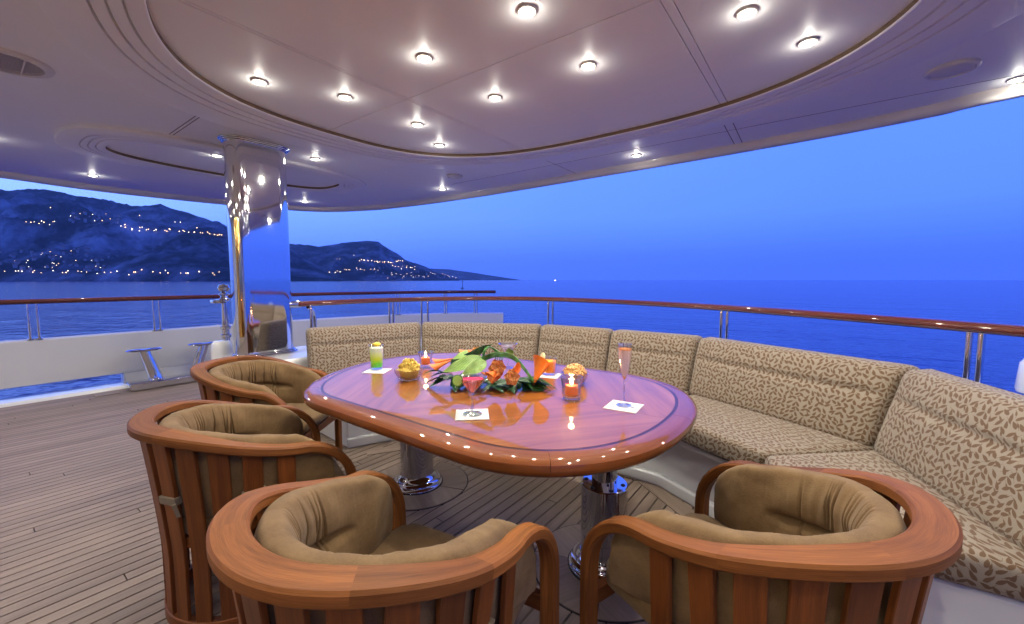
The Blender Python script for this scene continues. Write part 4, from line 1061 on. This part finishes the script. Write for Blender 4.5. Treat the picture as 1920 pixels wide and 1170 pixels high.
# ---- flower arrangement, lying along the table
FB = px(925, 728, TZ); FD = depth(FB)
fl = thing('flower_arrangement', 'low arrangement of orange callas, peach orchids and green leaves on the table', 'flowers', (FB.x, FB.y, TZ))
def fp(x, y, dd=0.0): p = pxd(x, y, FD+dd); p.z = max(p.z, TZ+.004); return p-Vector((FB.x, FB.y, TZ))
def blade(p0, p1, wd, mat, name, sag=.0, fold=.25, tilt=0.0, shape=1.0, wave=0.0, nu=14, nv=6):
    p0, p1 = Vector(p0), Vector(p1); ax = (p1-p0); L = ax.length; ax.normalize()
    side = ax.cross(Vector((0, 0, 1)));
    if side.length < .1: side = Vector((1, 0, 0))
    side.normalize(); nrm = side.cross(ax).normalized(); side = (side*math.cos(tilt)+nrm*math.sin(tilt)).normalized(); nrm = side.cross(ax).normalized()
    def f(u, v):
        w_ = wd*(math.sin(math.pi*min(1, u**shape))**.8*.98+.02*(1-u)); b = (v-.5)*2
        p = p0+ax*(L*u)+side*(w_*b)+nrm*(fold*w_*abs(b)+sag*math.sin(math.pi*u)+wave*w_*math.sin(u*17+b*2)*abs(b))
        if p.z < .002: p.z = .002+.0008*(b+1)
        return p
    mb = MB(); mb.grid(f, nu, nv); return build(mb, name, mat, fl, angle=180)
rr = random.Random(21)
# dark foliage bed
for k in range(46):
    a = rr.uniform(0, 1); x0 = 835+150*a; y0 = 716+26*a+rr.uniform(-8, 4)
    dx = rr.uniform(-55, 55); dy = rr.uniform(2, 18)
    p0 = fp(x0, y0-8, rr.uniform(-.05, .08)); p1 = fp(x0+dx, y0+dy, rr.uniform(-.12, .1)); blade(p0, p1, rr.uniform(.018, .028), 'leaf_dark', 'dark_leaf', rr.uniform(.004, .02), .3, rr.uniform(-.5, .5), .8)
for x0, y0, x1, y1, w_ in ((975, 712, 997, 757, .020), (985, 718, 1040, 752, .017), (985, 712, 1046, 733, .017), (980, 708, 1040, 728, .014), (965, 715, 975, 748, .015), (990, 722, 1022, 752, .017), (835, 700, 793, 702, .013), (850, 702, 806, 708, .015), (985, 716, 1030, 742, .016), (870, 712, 835, 716, .018), (960, 722, 950, 738, .016)):
    blade(fp(x0, y0, -.01), fp(x1, y1, -.05), w_*1.25, 'leaf_dark', 'dark_leaf', .012, .35, rr.uniform(-.3, .3), .75)
for k in range(16): a = rr.random(); blade(fp(965+20*a, 712+8*a, rr.uniform(-.06, .02)), fp(985+62*rr.random(), 728+26*rr.random(), rr.uniform(-.09, .02)), rr.uniform(.015, .022), 'leaf_dark', 'dark_leaf', .012, .35, rr.uniform(-.4, .4), .75)
# hosta leaves
for x0, y0, x1, y1, w_, dd, ti in ((908, 672, 830, 698, .033, -.03, 1.0), (912, 678, 864, 706, .029, -.06, 1.1), (892, 664, 848, 674, .022, .03, .7), (950, 668, 958, 655, .018, .06, .8)):
    blade(fp(x0, y0, dd+.03), fp(x1, y1, dd-.03), w_, 'leaf_light', 'broad_leaf', .016, .12, ti, .72, .10, 16, 8)
# calla lilies: rolled spathes
def calla(tip, base, r0, name='calla_lily'):
    tip, base = Vector(tip), Vector(base); ax = (tip-base); L = ax.length; ax.normalize(); s1 = ax.cross(Vector((0, 0, 1))).normalized(); s2 = s1.cross(ax)
    def f(u, v):
        a = v*2*math.pi*1.06; lipf = .5+.5*math.cos(a-math.pi*.5); r = r0*(.16+.84*u**1.5)*(1+.35*u**4*lipf)
        return base+ax*(L*u*(.74+.26*lipf*u))+s1*(r*math.cos(a))+s2*(r*math.sin(a)*.85)
    mb = MB(); mb.grid(f, 14, 22); return build(mb, name, 'petal_orange', fl, angle=180)
calla(fp(1018, 672, .0), fp(1000, 722, -.04), .040); calla(fp(806, 692, -.02), fp(846, 676, .02), .022); calla(fp(935, 713, -.10), fp(903, 698, -.06), .030)
calla(fp(862, 664, .05), fp(905, 654, .06), .02); calla(fp(975, 690, -.07), fp(950, 700, -.04), .024); calla(fp(915, 706, -.12), fp(935, 692, -.08), .02)
calla(fp(812, 680, .03), fp(850, 672, .04), .018)
# orchids
def orchid(c, r, seed):
    q = random.Random(seed); c = Vector(c); out = (Vector((CAMX, CAMY, CH))-Vector((FB.x, FB.y, TZ))-c).normalized(); s1 = out.cross(Vector((0, 0, 1))).normalized(); s2 = s1.cross(out)
    for lay, (n, rad, lift) in enumerate(((6, 1.0, .10), (5, .78, .40), (4, .45, .75))):
        for k in range(n):
            a = 2*math.pi*k/n+lay*.6+q.uniform(-.2, .2); d = s1*math.cos(a)+s2*math.sin(a); sd = out.cross(d)
            def f(u, v, d=d, sd=sd, rad=rad, lift=lift):
                b = (v-.5)*2; w_ = r*rad*.52*math.sin(math.pi*min(1, .16+u*.84))**.9
                return c+d*(r*rad*u)+sd*(w_*b)+out*(r*(lift*(.25+u*.6)-.25*u*u+.05*math.sin(b*4+u*5+seed)+.18*b*b))
            mb = MB(); mb.grid(f, 8, 8); build(mb, 'petal', 'petal_peach', fl, angle=180)
orchid(fp(932, 690, -.08), .042, 1); orchid(fp(960, 708, -.09), .038, 2); orchid(fp(893, 660, .03), .028, 3)
# stems and looped bear grass
def stem(pts, r, mat='leaf_grass', nm='stem'): mb = MB(); mb.tube(crom(pts, 6), r, 8); build(mb, nm, mat, fl, angle=180)
for k in range(4): stem([fp(905, 680, -.02), fp(906+2*k, 660-2*k, -.01*k), fp(916+3*k, 650+k, .01), fp(930+4*k, 662+2*k, .02), fp(925+3*k, 690, 0)], .0026, nm='grass_loop')
for k in range(5): stem([fp(900, 672+2*k, 0), fp(930, 661+2*k, -.02+.01*k), fp(965, 668+2*k, -.03), fp(1000, 712+k, -.05)], .0028, nm='stem')
for k in range(4): stem([fp(845, 676+3*k, .02), fp(875, 664+3*k, .02), fp(908, 648+3*k, .01)], .004, 'leaf_dark', 'stem')
for k in range(5): blade(fp(880+4*k, 672, .02), fp(908+5*k, 648-k, .01), .010, 'leaf_grass', 'dark_leaf', .01, .3, .4)

# ================================================================== THE COAST: lamps and houses
def on_hill(k, x, y):
    tab, d0, d1, d2 = HILLS[k]; r = ray(x, y); h = math.hypot(r.x, r.y); f = r.x*_V[1]+r.y*_U[1]; d = d0
    g0 = ray(x, 525)
    while d < d1:
        z = CH+r.z*(d/f)
        if SEA_Z+hill_h(k, x, d) >= z: break
        d += 12
    return Vector((CAMX+g0.x*d, CAMY+g0.y*d, SEA_Z+max(0, hill_h(k, x, d)))), d
def lamp_mesh(head):
    mb = MB(); mb.cur = 1; mb.tube([(0, 0, -3.0), (0, 0, 1.2)], .18, 5); mb.cur = 0
    mb.lathe([(0, 1.2), (.75, 1.5), (1.0, 2.2), (.7, 2.9), (0, 3.1)], (0, 0, 0), 7); return mb.mesh('street_lamp', [head, 'lamp_post'])
LM = {'w': lamp_mesh('lamp_head'), 'c': lamp_mesh('lamp_head_white')}
rl = random.Random(11)
def lamps(k, pts, label, grp, size=1.0, kinds='wwc'):
    for x, y in pts:
        p, d = on_hill(k, x, y); o = mkobj('street_lamp', LM[rl.choice(kinds)]); s_ = d/775*.95*size*rl.uniform(.7, 1.15)
        p.z += 1.5*s_*0; o.location = p; s_ *= .66; o.scale = (s_, s_, s_); tag(o, label, 'street lamp', grp)
def row(tab, n, jx=4, jy=1.5): 
    out = []; jx *= 2.2; jy *= 1.5
    for i in range(n): x = tab[0][0]+(tab[-1][0]-tab[0][0])*(i+.5)/n+rl.uniform(-jx, jx); out.append((x, lerp_tab(tab, x)+rl.uniform(-jy, jy)))
    return out
lamps('a', row([(5, 512), (70, 511), (180, 513), (300, 514), (425, 516)], 34, 4, 2), 'warm lamp on the shore road below the big hillside', 'lamps along the shore road')
lamps('a', row([(228, 424), (260, 433), (320, 434), (370, 438), (425, 443)], 30, 3, 1.2), 'warm lamp on the high road across the big hillside', 'lamps along the high road', 1.05)
lamps('a', row([(55, 417), (85, 421), (118, 423)], 9, 2, 1), 'lamp on the viaduct road at the far left hillside', 'lamps on the viaduct road', .9)
lamps('a', [(x, y) for x, y in ((106, 395), (142, 408), (150, 410), (168, 413), (183, 403), (208, 404), (215, 411), (186, 415), (270, 408), (335, 418), (345, 420), (375, 431), (200, 416), (160, 406))], 'lone bright lamp in the hilltop village', 'lamps of the hilltop village', .85, 'cw')
lamps('a', [(rl.uniform(5, 190), rl.uniform(476, 506)) for _ in range(22)], 'scattered lamp among the houses at the foot of the big hill', 'lamps of the shore village', .7, 'wc')
lamps('b', row([(545, 514), (600, 516), (640, 510)], 16, 2, 1.5), 'lamp on the shore road right of the pillar', 'lamps right of the pillar', .95)
lamps('b', row([(642, 507), (700, 506), (712, 507)], 13, 2, 1), 'lamp on the middle road of the headland', 'lamps on the middle road', .7)
lamps('b', row([(675, 489), (715, 493), (757, 491)], 24, 1.5, 1), 'lamp on the upper road of the headland', 'lamps on the upper road', .8)
lamps('b', row([(735, 501), (760, 502), (782, 503)], 12, 2, 2.5), 'lamp among the houses below the upper road', 'lamps below the upper road', .75)
lamps('b', [(x, y) for x, y in ((633, 487), (638, 488), (665, 481), (595, 503), (601, 504), (727, 523), (755, 522), (792, 520), (855, 521))]+[(rl.uniform(725, 850), rl.uniform(511, 521)) for _ in range(26)], 'small lamp on the low point of the headland', 'lamps on the low point', .55, 'wc')
def house_mesh():
    mb = MB(); mb.box((0, 0, 2.5), (9, 7, 9)); mb.cur = 1
    b = len(mb.v); mb.v += [(-5, -4, 7), (5, -4, 7), (5, 4, 7), (-5, 4, 7), (-5, 0, 9.6), (5, 0, 9.6)]
    for f in ((0, 1, 5, 4), (2, 3, 4, 5), (1, 2, 5), (3, 0, 4), (3, 2, 1, 0)): mb.face([b+i for i in f])
    return mb.mesh('house', ['house_wall', 'house_roof'], smooth=False)
HM = house_mesh()
for k, n, bx, lab, grp in (('a', 46, (2, 215, 470, 512), 'small pale house among the shore lamps at the foot of the big hill', 'houses at the foot of the big hill'), ('a', 20, (135, 240, 402, 420), 'small pale house of the hilltop village', 'houses of the hilltop village'), ('b', 44, (690, 852, 498, 522), 'small pale house on the low point of the headland', 'houses on the headland')):
    for _ in range(n):
        x, y = rl.uniform(bx[0], bx[1]), rl.uniform(bx[2], bx[3])
        if k == 'b' and y < lerp_tab(RIDGE2, x)+5: y = lerp_tab(RIDGE2, x)+rl.uniform(4, 10)
        p, d = on_hill(k, x, min(y, 522)); o = mkobj('house', HM); s_ = rl.uniform(.8, 1.5); o.scale = (s_, s_, s_*rl.uniform(.8, 1.5)); o.location = p; o.rotation_euler = (0, 0, rl.uniform(0, 6)); tag(o, lab, 'house', grp)
# boats and a buoy on the water
def on_sea(x, d): r = ray(x, 525); return (CAMX+r.x*d, CAMY+r.y*d, SEA_Z)
bt = thing('sailing_boat', 'distant lit boat on the horizon right of the headland', 'boat', on_sea(1041, 2600))
mb = MB(); mb.prism([(-8, -2), (5, -2.4), (9, 0), (5, 2.4), (-8, 2)], -.5, 2.2); build(mb, 'hull', 'boat_hull', bt, smooth=False)
mb = MB(); mb.box((-1, 0, 3.4), (7, 3, 2.4)); build(mb, 'cabin', 'lamp_head_white', bt, smooth=False)
mb = MB(); mb.tube([(0, 0, 2), (0, 0, 26)], .35, 6); build(mb, 'mast', 'boat_hull', bt)
for xx, d, lab in ((955, 3800, 'tiny boat near the tip of the far headland'), (887, 3500, 'tiny boat off the low point of the headland')):
    t = thing('motor_boat', lab, 'boat', on_sea(xx, d)); mb = MB(); mb.prism([(-8, -2), (5, -2.4), (9, 0), (5, 2.4), (-8, 2)], -.5, 2.5); build(mb, 'hull', 'boat_hull', t, smooth=False)
    mb = MB(); mb.box((-1, 0, 5), (5, 3, 5)); build(mb, 'cabin', 'boat_hull', t, smooth=False)
q = px(867, 541, SEA_Z); by = thing('channel_buoy', 'thin marker buoy standing in the sea above the aft rail', 'buoy', q)
mb = MB(); mb.lathe([(0, -.5), (1.0, -.4), (1.1, .3), (.5, .6), (.15, .8), (.12, 4.6), (.5, 4.7), (0, 5.6)], (0, 0, 0), 12); build(mb, 'body', 'lamp_post', by)

# ================================================================== HAZE over the bay
HAZE = 4.5e-5
if HAZE:
    b = NB('haze_air'); v = b.n('ShaderNodeVolumePrincipled', {'Color': (.93, .96, 1.0), 'Density': HAZE, 'Anisotropy': .2}); b.t.links.new(v.outputs[0], b.out.inputs[1]); MATS['haze_air'] = b.m
    mb = MB(); mb.box((CAMX, CAMY, 440), (32000, 32000, 2*446.0)); hz = build(mb, 'haze', 'haze_air', smooth=False); hz['kind'] = 'stuff'; tag(hz, 'thin blue evening haze over the bay', 'haze')
